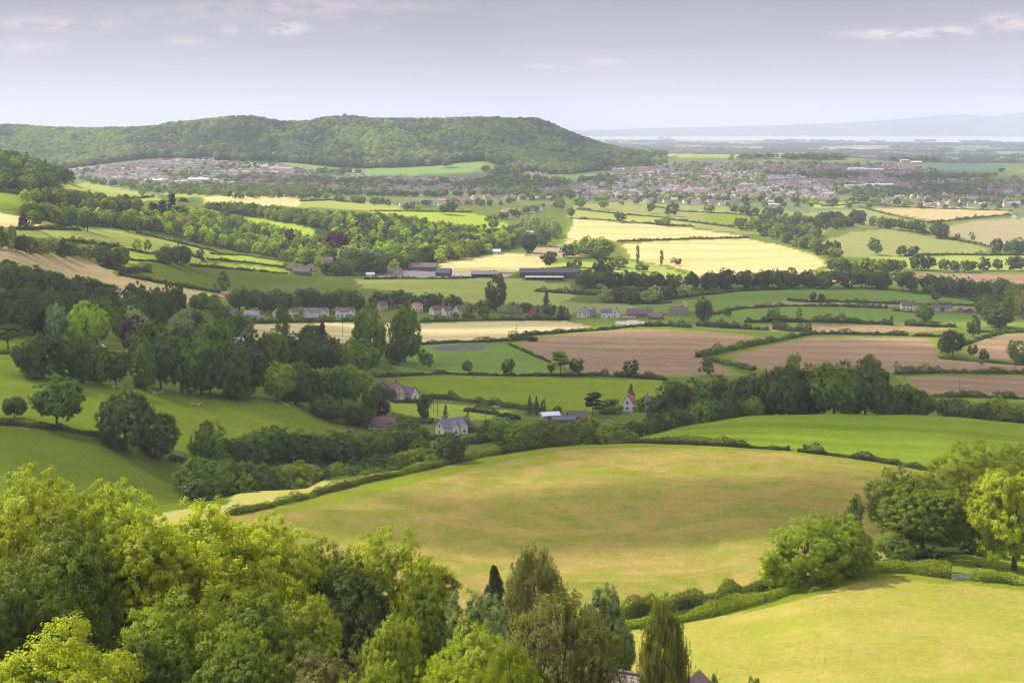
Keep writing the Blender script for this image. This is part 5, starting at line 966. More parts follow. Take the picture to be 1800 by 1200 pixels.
# the village
for i, a in enumerate([
 (408, 558, 9, 7, 3.4, 3.0, 68, 'white', 'slate', 'white gabled bungalow at the left end of the village row'),
 (443, 562, 12, 7, 4.6, 2.8, -6, 'tan', 'grey', 'tan two-storey house with grey roof in the village row'),
 (460, 563, 6, 5, 2.6, 1.6, -6, 'stone', 'slate', 'low slate garage attached beside the tan two-storey house'),
 (487, 558, 6, 7, 5.0, 2.8, 85, 'cream', 'brown', 'cream house peeping from the left of the columnar poplar'),
 (515, 557, 8, 7, 4.6, 2.8, 40, 'cream', 'brown', 'cream house peeping from the right of the columnar poplar'),
 (556, 556, 22, 7.5, 4.4, 3.2, -3, 'cream', 'purple', 'long cream house with purple-grey roof and gables in the village row'),
 (549, 563, 12, 7, 3.0, 2.2, -3, 'brick', 'slate', 'red brick garage building in front of the long cream house'),
 (607, 557, 17, 7.5, 5.2, 3.0, -5, 'white', 'brown', 'long white semi-detached house at the right of the village row'),
 (672, 545, 8, 7, 5, 3, 30, 'tan', 'brown', 'tan house glimpsed between the two giant domed trees'),
 (733, 547, 9, 8, 5.4, 2.6, 28, 'cream', 'pink', 'cream house with pink tiled roof right of the giant domed trees'),
 (766, 552, 10, 8, 4.2, 3.6, 35, 'cream', 'brown', 'left one of three brown-roofed gabled houses'),
 (786, 553, 9, 8, 4.4, 3.8, 35, 'cream', 'brown', 'middle one of three brown-roofed gabled houses'),
 (809, 551, 10, 8, 4.4, 3.8, 35, 'cream', 'brown', 'right one of three brown-roofed gabled houses'),
 (905, 549, 11, 8, 4.6, 3, 10, 'tan', 'brown', 'tan house half hidden in the gardens left of the pointed fir'),
 (938, 556, 9, 7, 5.4, 3.0, 70, 'brick', 'brown', 'tall brick house just left of the pointed fir'),
 (1025, 558, 11, 8, 4.0, 4.4, 55, 'cream', 'grey', 'cream house with steep pale slate roof near the riding yard'),
 (1040, 556, 7, 6, 3.6, 3.0, 10, 'grey', 'slate', 'grey slate-roofed annexe next to the steep-roofed cream house'),
 (1066, 558, 10, 7, 4.8, 3.0, -4, 'white', 'slate', 'white pub with dark slate roof beside the riding yard'),
 (1083, 558, 7, 7.5, 4.8, 3.2, 70, 'white', 'orange', 'white gable of the pub with orange tiled roof'),
 (1125, 556, 24, 11, 3.2, 4.0, -2, 'brick', 'brown', 'sprawling brown-roofed brick bungalow by the riding yard'),
 (1153, 561, 13, 8, 2.8, 2.4, -18, 'timber', 'purple', 'low purple-roofed stable block right of the brick bungalow'),
 (1190, 553, 14, 8, 4.2, 3.6, -10, 'stone', 'purple', 'stone house with a big grey-purple roof beside the lush upper field'),
 (1597, 545, 15, 8, 5.6, 3.2, 0, 'cream', 'brown', 'cream farmhouse with reddish roof between the lush fields'),
 (1690, 549, 8, 7, 3.0, 2.2, 60, 'redshed', 'grey', 'red timber shed with grey roof by the dark tree'),
 (1705, 549, 9, 7, 3.0, 2.2, 70, 'redshed', 'grey', 'second red timber shed with grey roof, touching the dark tree'),
 (403, 522, 15, 7, 2.8, 2.4, -4, 'tan', 'red', 'red-roofed bungalow at the corner of the tan field'),
 (392, 614, 10, 6, 2.6, 2.6, -8, 'stone', 'purple', 'purple-roofed cottage half hidden in trees below the polytunnel')]):
    a = a[:2]+tuple(round(q_*.86, 2) for q_ in a[2:6])+a[6:]
    house(*a, chim=((.3, 'brick'),) if i not in (2, 6, 20, 23, 24) else (), rows=2 if a[4] > 3.4 else 1, wing=[(-6, 4.4, 1, 2.1), (6.4, 4.4, 1, 2.1)] if i == 5 else ([(-5, 3.6, 1, 1.8), (5, 3.6, 1, 1.8)] if i == 7 else None))
shed(1655, 546, 17, 8, 3.4, 1.6, -4, 'pinkw', 'black', 'long low barn with black roof between the cream farmhouse and red sheds')
# the big farm below the wheat
shed(966, 487, 60, 16, 5.5, 3.6, -2, 'dark', 'black', 'very long dark barn standing below the wheat')
shed(957, 492, 37, 6, 3.0, .8, -2, 'dark', 'white', 'low lean-to with bright white roof along the front of the very long barn', openf=True, bays=6)
shed(852, 487, 26, 12, 3.6, 2.6, -3, 'timber', 'grey', 'grey-roofed livestock shed left of the very long barn', openf=True)
shed(745, 475, 27, 12, 4.2, 3.6, -4, 'timber', 'tile', 'brown-grey roofed barn at the left of the farm yard')
shed(780, 485, 14, 12, 4.0, 3.8, -12, 'dark', 'slate', 'dark humped hay barn in the middle of the farm yard')
for a in [(700, 485, 9, 7, 5, 3, 75, 'stone', 'tile', 'stone farmhouse with tall chimney at the left end of the farm'), (686, 481, 9, 6, 3.4, 2.6, 0, 'stone', 'tile', 'low stone cottage beside the stone farmhouse'), (651, 487, 8, 5, 3, 1.6, 0, 'white', 'white', 'small white hut at the field edge left of the farm'),
   (612, 478, 10, 7, 4, 3, 20, 'cream', 'tile', 'cream cottage in trees between the manor and the farm'), (531, 483, 17, 9, 3.6, 3.6, -6, 'timber', 'purple', 'dark timber barn at the right end of the shaded green field'), (512, 476, 10, 6, 2.8, 2.2, -6, 'brick', 'brown', 'low brick stable behind the dark timber barn'), (545, 476, 8, 7, 4, 3, 60, 'pinkw', 'tile', 'pinkish gabled house behind the dark timber barn'),
   (574, 466, 12, 8, 5, 3.4, 25, 'pinkw', 'tile', 'pinkish stone cottages below the copper beech'), (873, 446, 9, 5, 3.2, 2.2, 0, 'white', 'white', 'small white cottage beside the lane to the wheat'), (932, 412, 10, 6, 3, 2, 0, 'white', 'pale', 'pale-roofed bungalow in front of the grey-green clump'),
   (1784, 384, 12, 8, 5, 3.6, 55, 'white', 'slate', 'white gabled house at the right edge by the tan field'), (1452, 363, 18, 8, 3, 2, -4, 'timber', 'purple', 'low dark barn near the town edge')]:
    house(*a, chim=((.3, 'stone'),) if a[2] < 11 and a[8] != 'white' else (), rows=1)
shed(1357, 362, 22, 12, 3.5, 1.2, 0, 'white', 'white', 'bright white flat shed at the edge of the town')
def manor():
    x, y = ground_at(636, 458); root = bpy.data.objects.new('manor_house', None); COL.objects.link(root); root.location = (x, y, zat(x, y)); root.rotation_euler = (0, 0, radians(-12)); tag(root, 'pale stone manor with gables and tower standing behind the trees by the copper beech', 'manor')
    mb = MB()
    for (x0, w, h) in ((-15, 9, 8), (-4, 12, 9.5), (10, 8, 8)): gable(mb, w, 10, h, 3.6, x0)
    mb.box(-6.6, -4.02, -7.2, -4, -1, 15); mb.build('wall', wallm('cream'), root)
    mb = MB()
    for (x0, w, h) in ((-15, 9, 8), (-4, 12, 9.5), (10, 8, 8)): groof(mb, w, 10, h, 3.6, x0, o=.2)
    mb.build('roof', roofm('tile'), root)
    for cx in (-12, 0, 5, 14): chimney(root, cx, 0, 13, 2.2, 'cream')
    windows(root, [(x_, -5, z_, 0, -1) for x_ in (-13, -9, 0, 3, 6, 12, 15) for z_ in (1.2, 4.6)], 1.3, 1.8)
manor()
# cottage at the foot of the picture
def near_house():
    x, y = at_depth(1100, 118); zt = CH-(1184-VH)*118/FP; e = 3.6; p = 1.7
    root = bpy.data.objects.new('house', None); COL.objects.link(root); g = zat(x, y); root.location = (x, y, zt-e-p); root.rotation_euler = (0, 0, radians(-24)); tag(root, 'cream-walled house with weathered brown tiled roof at the bottom edge beside the narrow birch', 'house')
    mb = MB(); mb.prism([(-2.6, g-zt+e+p-2), (2.6, g-zt+e+p-2), (2.6, e), (0, e+p), (-2.6, e)], 'x', -2.3, 2.3); mb.build('wall', wallm('cream'), root)
    mb = MB(); k = p/2.6; N_t = 9
    for s in (-1, 1):
        for i in range(N_t):   # courses of tiles, each lapping the one below
            y0, y1 = 2.95*i/N_t, 2.95*(i+1)/N_t+.05; z0, z1 = e+p-k*y0+.12, e+p-k*y1+.16
            pts = [(s*y0, z0), (s*y1, z1), (s*y1, z1-.08), (s*y0, z0-.1)]; mb.prism(pts if s > 0 else pts[::-1], 'x', -2.5, 2.5)
    rf = mb.build('roof', roofm('tile'), root)
    mb = MB()
    for i in range(13): mb.tube((-2.6+i*.4, 0, e+p+.16), (-2.6+(i+.92)*.4, 0, e+p+.16), .17, .15, 8)
    mb.build('ridge', roofm('tile'), rf)
    windows(root, [(-1.2, -2.6, 1.8, 0, -1), (1.2, -2.6, 1.8, 0, -1), (2.3, 0, 1.8, 1, 0)], 1.0, 1.1)
    mb = MB(); mb.box(-2.6, 2.6, -3.15, -3.05, e-.35, e-.22); mb.build('gutter', wallm('dark'), root)
    x, y = at_depth(1206, 122); zt = CH-(1199-VH)*122/FP
    root = bpy.data.objects.new('house', None); COL.objects.link(root); g = zat(x, y); root.location = (x, y, zt-5.3); root.rotation_euler = (0, 0, radians(62)); tag(root, 'brick-walled outbuilding with tiled roof peeping out right of the narrow birch', 'outbuilding')
    mb = MB(); mb.prism([(-2, g-zt-2), (2, g-zt-2), (2, 3.6), (0, 5.2), (-2, 3.6)], 'x', -3, 3); mb.build('wall', wallm('tan'), root)
    mb = MB(); groof(mb, 6, 4, 3.6, 1.6, o=.25, t=.15); mb.build('roof', roofm('brown'), root)
near_house()
def polytunnel():
    x, y = ground_at(408, 601); root = bpy.data.objects.new('polytunnel', None); COL.objects.link(root); root.location = (x, y, zat(x, y)); root.rotation_euler = (0, 0, radians(-2)); tag(root, 'white rounded polytunnel beside the pale village field', 'polytunnel')
    mb = MB(); n = 10; R = 2.7; a = [(-R*cos(pi*i/n), R*sin(pi*i/n)*.95) for i in range(n+1)]; mb.prism(a+[(R, -.5), (-R, -.5)], 'x', -6.5, 6.5); mb.build('cover', plain('polythene', (.72, .74, .78), .35, .06, .5), root, True)
    for i in range(6): q = MB(); xx = -6.5+i*2.6; [q.tube((xx, b[0]*1.01, b[1]*1.01+.01), (xx, c[0]*1.01, c[1]*1.01+.01), .05, .05, 5) for b, c in zip(a, a[1:])]; q.build('hoop', wallm('grey'), root)
    x, y = ground_at(388, 599); root = bpy.data.objects.new('open_shed', None); COL.objects.link(root); root.location = (x, y, zat(x, y)); tag(root, 'open-sided shed with thin white roof next to the polytunnel', 'shed')
    mb = MB(); mb.prism([(-3, 2.8), (3, 3.3), (3, 3.45), (-3, 2.95)], 'x', -5, 5); mb.build('roof', roofm('white'), root)
    for sx in (-4.8, 0, 4.8):
        for sy in (-2.8, 2.8): q = MB(); q.box(sx-.1, sx+.1, sy-.1, sy+.1, -.6, 2.85 if sy < 0 else 3.25); q.build('post', wallm('timber'), root)
polytunnel()
# ------------------------------------------------------------------ small things
WOODP = plain('weathered_wood', (.20, .18, .14), .9, .25, 4)
def pole_mesh(h):
    a = MB(); a.tube((0, 0, -.8), (0, 0, h), .15, .10, 8); b = MB(); b.box(-.9, .9, -.06, .06, h-.45, h-.3)
    c = MB()
    for s in (-.8, 0, .8): c.tube((s, 0, h-.3), (s, 0, h-.05), .05, .04, 6)
    return a, b, c
POLES = [(516, 858, 10.5, 'wooden electricity pole with crossbar at the crest of the pale strip field'), (320, 884, 4.2, 'short crossbarred pole above the near wood by the dark green field'), (853, 738, 8, 'pole at the bottom of the paddock'), (769, 732, 8, 'pole standing in the middle of the paddock'), (821, 730, 7, 'pole next to the very small pointed tree'), (762, 725, 6, 'thin pole at the top of the paddock'), (908, 594, 9, 'pole on the hedge corner of the pale village field'),
 (602, 590, 9, 'pole in the pale field left of the giant domed trees'), (1037, 716, 8, 'thin pole behind the farm cedar'), (932, 722, 6, 'pole at the foot of the three pointed conifers'), (1310, 603, 7, 'short pole in the large brown field'), (1528, 588, 8, 'pole on the hedge above the second brown field'), (1631, 586, 8, 'pole in the thin brown strip'), (1716, 610, 7, 'pole in the brown field near the upright tree'), (1526, 561, 8, 'pole in the lush lower field'), (1366, 520, 9, 'pole in the lush upper field'), (1687, 690, 8, 'pole in the lower right brown field'), (1590, 666, 6, 'pole at the tip of the lower right brown field'), (1423, 700, 7, 'thin pole over the dark belt')]
for u, v, h, lab in POLES:
    x, y = ground_at(u, v); root = bpy.data.objects.new('utility_pole', None); COL.objects.link(root); root.location = (x, y, zat(x, y)); root.rotation_euler = (0, 0, radians(12)); tag(root, lab, 'pole')
    a, b, c = pole_mesh(h); a.build('shaft', WOODP, root); b.build('crossarm', WOODP, root); c.build('insulators', wallm('white'), root)
def skinmesh(name, pts, edges, radii, mat, lvl=1):
    me = bpy.data.meshes.new(name); me.from_pydata(pts, edges, []); o = bpy.data.objects.new(name, me); COL.objects.link(o)
    sk = o.modifiers.new('s', 'SKIN'); o.modifiers.new('u', 'SUBSURF').levels = lvl
    for v_, r_ in zip(me.skin_vertices[0].data, radii): v_.radius = (r_, r_) if not isinstance(r_, tuple) else r_
    me.skin_vertices[0].data[0].use_root = True
    dg = bpy.context.evaluated_depsgraph_get(); m2 = bpy.data.meshes.new_from_object(o.evaluated_get(dg)); bpy.data.objects.remove(o); m2.name = name; m2.materials.clear(); m2.materials.append(mat); return m2
WOOL = plain('wool', (.62, .57, .47), .95, .15, 6)
def beast(hide, graze=True, lying=False, s=1.0):
    P = [(0, 0, .62), (.38, 0, .64), (-.38, 0, .62), (.60, 0, .72)]; E = [(0, 1), (0, 2), (1, 3)]; R = [.25, .23, .22, .13]
    hd = [(.80, 0, .38), (.90, 0, .14)] if graze else [(.74, 0, .95), (.96, 0, .93)]
    P += hd; E += [(3, 4), (4, 5)]; R += [.10, .06]
    for (x, yy) in ((.34, .15), (.34, -.15), (-.36, .15), (-.36, -.15)):
        k = len(P); b = 1 if x > 0 else 2
        if lying: P += [(x+.05, yy*1.6, .42), (x+.3, yy*1.9, .33)]; E += [(b, k), (k, k+1)]; R += [.08, .05]
        else: P += [(x, yy, .42), (x+(.02 if x > 0 else -.05), yy, .22), (x, yy, 0)]; E += [(b, k), (k, k+1), (k+1, k+2)]; R += [.085, .05, .045]
    k = len(P); P += [(-.62, 0, .60), (-.68, 0, .38)]; E += [(2, k), (k, k+1)]; R += [.05, .03]
    for sy in (.1, -.1): k = len(P); P.append((P[4][0], sy*1.3, P[4][2]+.06)); E.append((4, k)); R.append(.03)
    dz = -.33 if lying else 0
    return skinmesh('animal', [(a*s, b*s, (c+dz)*s) for a, b, c in P], E, [r*s for r in R], hide)
sheep_g, sheep_u = beast(WOOL), beast(WOOL, False)
SHEEP = [(140, 668), (120, 666), (166, 671), (200, 683), (271, 693), (284, 690), (312, 690), (318, 691), (338, 712), (349, 713), (430, 696), (441, 699), (447, 699), (465, 700), (478, 702), (505, 714), (513, 710), (541, 711), (553, 717), (564, 717), (783, 708), (793, 708), (870, 716), (876, 716), (890, 723), (796, 722), (882, 723)]
rs = random.Random(3)
for i, (u, v) in enumerate(SHEEP):
    x, y = ground_at(u, v, 200); o = link('sheep', sheep_g if i % 3 else sheep_u, None, (x, y, zat(x, y)), rs.choice([0, pi])+rs.uniform(-.7, .7), (1.05,)*3)
    tag(o, 'white sheep grazing on the bright paddock' if u > 700 else 'white sheep scattered over the left pasture', 'sheep', 'sheep in the paddock' if u > 700 else 'sheep on the left pasture')
dkhide = plain('dark_hide', (.045, .035, .035), .8, .3, 3, (.5, .45, .42)); dk2 = plain('brown_hide', (.06, .04, .04), .8, .3, 3)
for (u, v, m, rz, lab) in ((1714, 1003, dkhide, .2, 'black and white calf lying on the sunny bank above the gate'), (1721, 996, dk2, 2.9, 'dark brown calf lying just behind the black and white one')):
    x, y = ground_at(u, v); o = link('calf', beast(m, False, True, .85), None, (x, y, zat(x, y)), rz); tag(o, lab, 'calf')
def gate():
    xa, ya = ground_at(1673, 1019); xb, yb = ground_at(1705, 1020); xm, ym = (xa+xb)/2, (ya+yb)/2; L = hypot(xb-xa, yb-ya)
    root = bpy.data.objects.new('field_gate', None); COL.objects.link(root); root.location = (xm, ym, zat(xm, ym)); root.rotation_euler = (0, 0, atan2(yb-ya, xb-xa)); tag(root, 'grey five-barred metal gate in the sunlit hedge below the calves', 'gate')
    g = plain('galvanised', (.42, .46, .46), .5, .15, 3)
    for z in (.25, .48, .71, .94, 1.2): q = MB(); q.tube((-L/2+.1, 0, z), (L/2-.1, 0, z), .035, .035, 7); q.build('bar', g, root)
    q = MB(); [q.box(x_-.04, x_+.04, -.045, .045, .18, 1.26) for x_ in (-L/2+.12, 0, L/2-.12)]; q.tube((-L/2+.12, .03, .25), (L/2-.12, .03, 1.2), .03, .03, 6); q.build('brace', g, root)
    for s in (-1, 1): q = MB(); q.tube((s*L/2, 0, -.5), (s*L/2, 0, 1.4), .11, .10, 8); q.build('gate_post', WOODP, root)
gate()
def car(u, v, rz, colr, label):
    x, y = ground_at(u, v, 300); root = bpy.data.objects.new('parked_car', None); COL.objects.link(root); root.location = (x, y, zat(x, y)); root.rotation_euler = (0, 0, radians(rz)); tag(root, label, 'car')
    mb = MB(); mb.prism([(-2.1, .35), (2.1, .35), (2.15, .75), (1.95, .95), (1.0, 1.02), (.45, 1.45), (-1.1, 1.48), (-1.75, 1.05), (-2.1, .95)], 'y', -.85, .85); mb.build('body', plain('paint_'+label.split()[0], colr, .3, .03, 1), root)
    q = MB(); q.prism([(.95, 1.05), (.44, 1.4), (-1.05, 1.42), (-1.6, 1.06)], 'y', -.87, .87); q.build('window', glassm(), root)
    for sx in (-1.3, 1.3):
        for sy in (-.8, .8): q = MB(); q.tube((sx, sy-.1, .33), (sx, sy+.1, .33), .33, .33, 12); q.build('wheel', wallm('dark'), root)
car(729, 764, 20, (.75, .75, .77), 'white car parked on the drive left of the cream house'); car(739, 759, 15, (.03, .035, .07), 'dark blue car parked right behind the white one on the drive')
car(700, 703, 10, (.75, .75, .76), 'white car parked below the tan gabled house'); car(178, 611, -20, (.75, .75, .75), 'white car under the tall pale green tree'); car(1098, 559, 0, (.72, .72, .72), 'pale car parked by the riding yard, next to the pub'); car(1105, 559, 0, (.74, .74, .74), 'silver car parked in the middle of the riding yard row'); car(1113, 559, 0, (.7, .7, .72), 'light grey car at the bungalow end of the riding yard row')
# ------------------------------------------------------------------ the town
TOWN = []   # x, y, L, W, e, p, rz, wall, roof
rt = random.Random(11)
def town(poly, du, dv, rows, palw, palr, dens=.8, ang=8, size=1.0, terr=False):
    q = [ground_at(u, v) for u, v in densify(poly, 10)]; qa = np.array(q); x0, y0 = qa.min(0); x1, y1 = qa.max(0)
    y = y0; k = 0
    while y < y1:
        a = radians(rt.uniform(-ang, ang)); x = x0+rt.uniform(0, dv); wob = rt.uniform(0, 6.3)
        wl = rt.choice(palw); rf = rt.choice(palr)
        while x < x1:
            yy = y + (x-x0)*math.tan(a)*.25 + 14*sin(x/130.+wob)
            if inside(np.array([x]), np.array([yy]), q)[0] and rt.random() < dens:
                if rt.random() < .4: wl = rt.choice(palw); rf = rt.choice(palr)
                L = rt.uniform(8, 12)*size*(1.9 if rt.random() < .12 else 1); TOWN.append((x, yy, L, rt.uniform(7, 8.5)*size, rt.uniform(3.2, 5.4), rt.uniform(2.2, 3.4), a*.5+(pi/2 if rt.random() < (.1 if terr else .28) else 0)+rt.uniform(-.12, .12), wl, rf)); x += L*.15
            x += du*rt.uniform(.8, 1.3)
        y += dv*rt.uniform(.8, 1.25); k += 1
PALE = ['cream', 'pinkw', 'white', 'tan', 'pinkw', 'cream']; DIMW = ['tan', 'pinkw', 'stone', 'brick', 'tan']; RF = ['tile', 'brown', 'grey', 'purple', 'pale', 'tile']; RD = ['purple', 'brown', 'slate', 'tile']
town([(1000,343),(1050,352),(1300,350),(1440,352),(1500,335),(1460,318),(1330,308),(1200,302),(1080,308),(1020,325)], 10.8, 24, 0, PALE, RF, .82)
town([(1080,308),(1200,302),(1330,308),(1420,300),(1400,288),(1250,288),(1150,292),(1060,300)], 11.5, 26, 0, PALE+DIMW, RF+RD, .75)
town([(1330,308),(1560,318),(1700,312),(1640,300),(1560,290),(1420,289)], 11, 25, 0, DIMW, RD, .8)
town([(1460,318),(1800,318),(1900,345),(1600,352),(1480,335)], 11, 26, 0, DIMW+PALE, RD+RF, .72)
town([(120,302),(200,290),(290,283),(360,281),(480,290),(560,305),(500,322),(400,324),(280,322),(130,312)], 11.5, 24, 0, PALE, RF, .85, 14)
town([(120,303),(290,300),(290,316),(130,314)], 11.5, 24, 0, PALE, RF, .5)
town([(380,316),(520,312),(640,320),(1000,330),(1040,345),(900,348),(700,340),(500,336)], 12, 30, 0, DIMW, RD, .68, 5, 1, True)
town([(600,308),(700,314),(830,316),(840,322),(640,320)], 14, 24, 0, PALE+DIMW, RF, .6)
town([(905,306),(960,304),(965,311),(910,312)], 10, 18, 0, PALE, ['pink','tile'], .9)
town([(1340,318),(1420,318),(1470,330),(1400,340),(1330,330)], 12, 22, 0, DIMW, RD, .9, 5, 1, True)
TOWN = [t for t in TOWN if not (rt.random() < .0)]
for (u, v, L, W, e, wl, rf) in [(275, 321, 46, 24, 6, 'cream', 'white'), (350, 322, 44, 22, 9, 'cream', 'white'), (395, 326, 34, 18, 5, 'cream', 'grey'), (465, 322, 40, 20, 6, 'redshed', 'red'), (470, 326, 34, 18, 5, 'brick', 'red'),
    (1505, 300, 40, 16, 5, 'white', 'white'), (1535, 301, 46, 16, 5, 'white', 'white'), (1510, 333, 60, 24, 8, 'white', 'pale'), (1545, 331, 60, 22, 8, 'cream', 'white'), (1500, 338, 44, 20, 7, 'white', 'grey'), (1560, 338, 40, 20, 7, 'cream', 'pale'), (1590, 287, 22, 12, 8, 'tan', 'pale'), (1610, 288, 30, 12, 5, 'tan', 'white'), (1610, 338, 24, 14, 9, 'cream', 'tile'), (1240, 316, 26, 14, 7, 'pinkw', 'pink')]:
    x, y = ground_at(u, v); TOWN.append((x, y, L, W, e, 2.0, rt.uniform(-.1, .1), wl, rf))
# hamlet on the near side of the town
rh = random.Random(4)
for pts, n, pw in (([(705,364),(780,362),(850,360)], 15, PALE), ([(760,356),(900,350),(985,352)], 14, PALE), ([(885,372),(920,376),(985,366)], 6, PALE), ([(1070,354),(1180,356),(1300,360)], 16, PALE), ([(1350,358),(1420,350),(1500,356)], 9, PALE), ([(1540,357),(1640,358),(1800,360)], 30, PALE), ([(1620,361),(1700,362),(1790,364)], 12, PALE), ([(1000,350),(1060,352)], 5, PALE)):
    for i in range(n):
        s = (i+rh.uniform(.1, .9))/n*(len(pts)-1); k = min(int(s), len(pts)-2); t = s-k; x, y = ground_at(pts[k][0]*(1-t)+pts[k+1][0]*t, pts[k][1]*(1-t)+pts[k+1][1]*t+rh.uniform(-2, 1.5))
        TOWN.append((x, y, rh.uniform(9, 15), rh.uniform(7, 9), rh.uniform(3.4, 5.4), rh.uniform(2.6, 3.6), rh.uniform(-.5, .5)+(pi/2 if rh.random() < .35 else 0), rh.choice(pw), rh.choice(['tile', 'pink', 'brown', 'slate', 'pale'])))
TOWN = [t for t in TOWN if 900+FP*t[0]/t[1] > -60 and 900+FP*t[0]/t[1] < 1860]
def hb(t):
    (x, y, L, W, e, p, rz, wl, rf) = t; mw = MB(); gable(mw, L, W, e, p, m=0); groof(mw, L, W, e, p, m=1); mw.box(L*.3-.5, L*.3+.5, -.4, .4, e+p-.6, e+p+1.2, 0)
    return mw
TOWN.sort(key=lambda t: -t[2]*(t[4]+t[5])/t[1]**2)
side = lambda t: 'left' if 900+FP*t[0]/t[1] < 560 else ('middle' if 900+FP*t[0]/t[1] < 1040 else 'right')
for t in TOWN[:235]:
    mb = hb(t); o = mb.build('house', [wallm(t[7]), roofm(t[8])]); o.location = (t[0], t[1], zat(t[0], t[1])); o.rotation_euler = (0, 0, t[6])
    wn = {'pinkw': 'pinkish', 'redshed': 'red', 'dark': 'dark'}.get(t[7], t[7]); d = {'left': 'in the town below the wooded hill', 'middle': 'in the shaded middle of the town', 'right': 'in the wide town beyond the fields'}[side(t)]
    big = 'large long' if t[2] > 20 else 'small'; rn = {'tile': 'weathered tile', 'pale': 'pale', 'pink': 'pink tiled'}.get(t[8], t[8])
    tag(o, f"{big} {wn} building with {rn} roof {d}", 'house', {'left': 'houses of the town below the hill', 'middle': 'houses of the shaded town', 'right': 'houses of the wide town'}[side(t)]+f", {wn} with {rn} roof")
allw = sorted({t[7] for t in TOWN})+sorted({t[8] for t in TOWN}); slot = {}
mats = []
for k in sorted({t[7] for t in TOWN}): slot['w'+k] = len(mats); mats.append(wallm(k))
for k in sorted({t[8] for t in TOWN}): slot['r'+k] = len(mats); mats.append(roofm(k))
V_, F_, M_ = [], [], []
for t in TOWN[235:]:
    mb = hb(t); c, s = cos(t[6]), sin(t[6]); z = zat(t[0], t[1]); n = len(V_)
    V_ += [(t[0]+a*c-b*s, t[1]+a*s+b*c, z+d) for a, b, d in mb.v]; F_ += [tuple(n+i for i in f) for f in mb.f]; M_ += [slot['w'+t[7]] if m == 0 else slot['r'+t[8]] for m in mb.m]
me = bpy.data.meshes.new('distant_houses'); me.from_pydata(V_, [], F_); [me.materials.append(m) for m in mats]; me.polygons.foreach_set('material_index', np.array(M_, np.int32)); me.update()
tag(link('distant_houses', me), 'the many small houses of the town spread below the hill', 'houses', kind='stuff')
# trees between the houses
rr = np.random.default_rng(21)
def scatter(poly, n, hm, tints, kind='broad'):
    q = [ground_at(u, v) for u, v in densify(poly, 10)]; qa = np.array(q); k = 0
    while k < n:
        x = rr.uniform(*sorted((qa[:, 0].min(), qa[:, 0].max())), n*2); y = rr.uniform(qa[:, 1].min(), qa[:, 1].max(), n*2); m = inside(x, y, q)
        # clumped, not even
        m &= (vnoise(x/70., y/90., 41)+.5) > rr.uniform(.25, .75, len(x))
        for a, b in zip(x[m], y[m]):
            if k >= n: break
            h = rr.uniform(*hm); FARTREES.append((a, b, h, h*rr.uniform(.9, 1.3), tints[int(rr.integers(len(tints)))])); k += 1
        if not m.any(): break
FARTREES = []
scatter([(1000,345),(1050,352),(1440,352),(1900,352),(1900,318),(1700,312),(1560,290),(1420,289),(1250,288),(1150,292),(1060,300)], 900, (6, 12), ['dk', 'md', 'md'])
scatter([(1500,345),(1520,328),(1700,330),(1760,345),(1700,352)], 160, (9, 14), ['dk'])
scatter([(1330,308),(1700,314),(1680,320),(1400,318)], 130, (9, 13), ['dk'])
scatter([(120,302),(200,290),(290,283),(360,281),(480,290),(560,305),(500,330),(400,330),(280,326),(130,316)], 260, (6, 11), ['md', 'dk'])
scatter([(140,322),(300,326),(500,330),(640,345),(500,344),(300,334)], 170, (9, 14), ['dk', 'md'])
scatter([(380,316),(520,312),(640,318),(1000,328),(1040,350),(900,350),(700,346),(500,340)], 420, (8, 13), ['dk', 'md'])
scatter([(830,300),(900,300),(930,312),(1000,325),(1080,308),(1080,330),(900,335),(840,325)], 170, (10, 15), ['dk', 'md'])
scatter([(1540,289),(1680,286),(1690,283),(1550,283)], 75, (16, 22), ['pn', 'dk']); scatter([(1690,286),(1720,286),(1720,282),(1690,282)], 26, (22, 28), ['pn']); scatter([(1775,290),(1900,292),(1900,286),(1775,286)], 40, (16, 22), ['pn', 'dk'])
scatter([(1120,274),(1215,270),(1215,266),(1120,270)], 70, (12, 18), ['md', 'dk']); scatter([(1270,284),(1340,280),(1500,282),(1500,278),(1280,278)], 110, (9, 15), ['md', 'dk']); scatter([(1430,271),(1520,273),(1520,270),(1430,269)], 40, (9, 13), ['dk'])
scatter([(1660,313),(1740,306),(1765,300),(1772,302),(1745,312),(1670,318)], 40, (7, 11), ['dk'])
scatter([(560,302),(640,304),(640,312),(560,308)], 30, (9, 13), ['dk','md'])
def low_crown(n, size, seed):
    V, F, t = crown('bush', seed, n, size, 7, 6); return V, F, t
def dome(n, size, seed):
    r = np.random.default_rng(seed); d = rdir(r, n*2); d = d[d[:, 2] > -.35][:n]; n = len(d)
    lob = rdir(r, 9); g = np.max(d@lob.T, 1); R = (.40+.12*g)*(1+.06*r.normal(size=n)); P = d*R[:, None]*np.array([1, 1, 1.05]); P[:, 2] += .48
    V, F = leaves(r, P, unit(d+.35*lob[np.argmax(d@lob.T, 1)]+.22*r.normal(size=(n, 3))), size, .8); v = r.uniform(.85, 1.15, n); return V, F, np.stack([v, v, v], 1)
PR = [dome(60, .17, 50+i) for i in range(5)]
VV, FF, CC, o = [], [], [], 0
for k, (x, y, h, w, ti) in enumerate(FARTREES):
    V, F, t = PR[k % 5]; a = rr.uniform(0, 6.28); c, s = cos(a), sin(a)
    VV.append(np.stack([(V[:, 0]*c-V[:, 1]*s)*w+x, (V[:, 0]*s+V[:, 1]*c)*w+y, V[:, 2]*h+zat(x, y)], 1)); FF.append(F+o); o += len(V); CC.append(t*np.array(TINT[ti][0])*rr.uniform(1.3, 1.8))
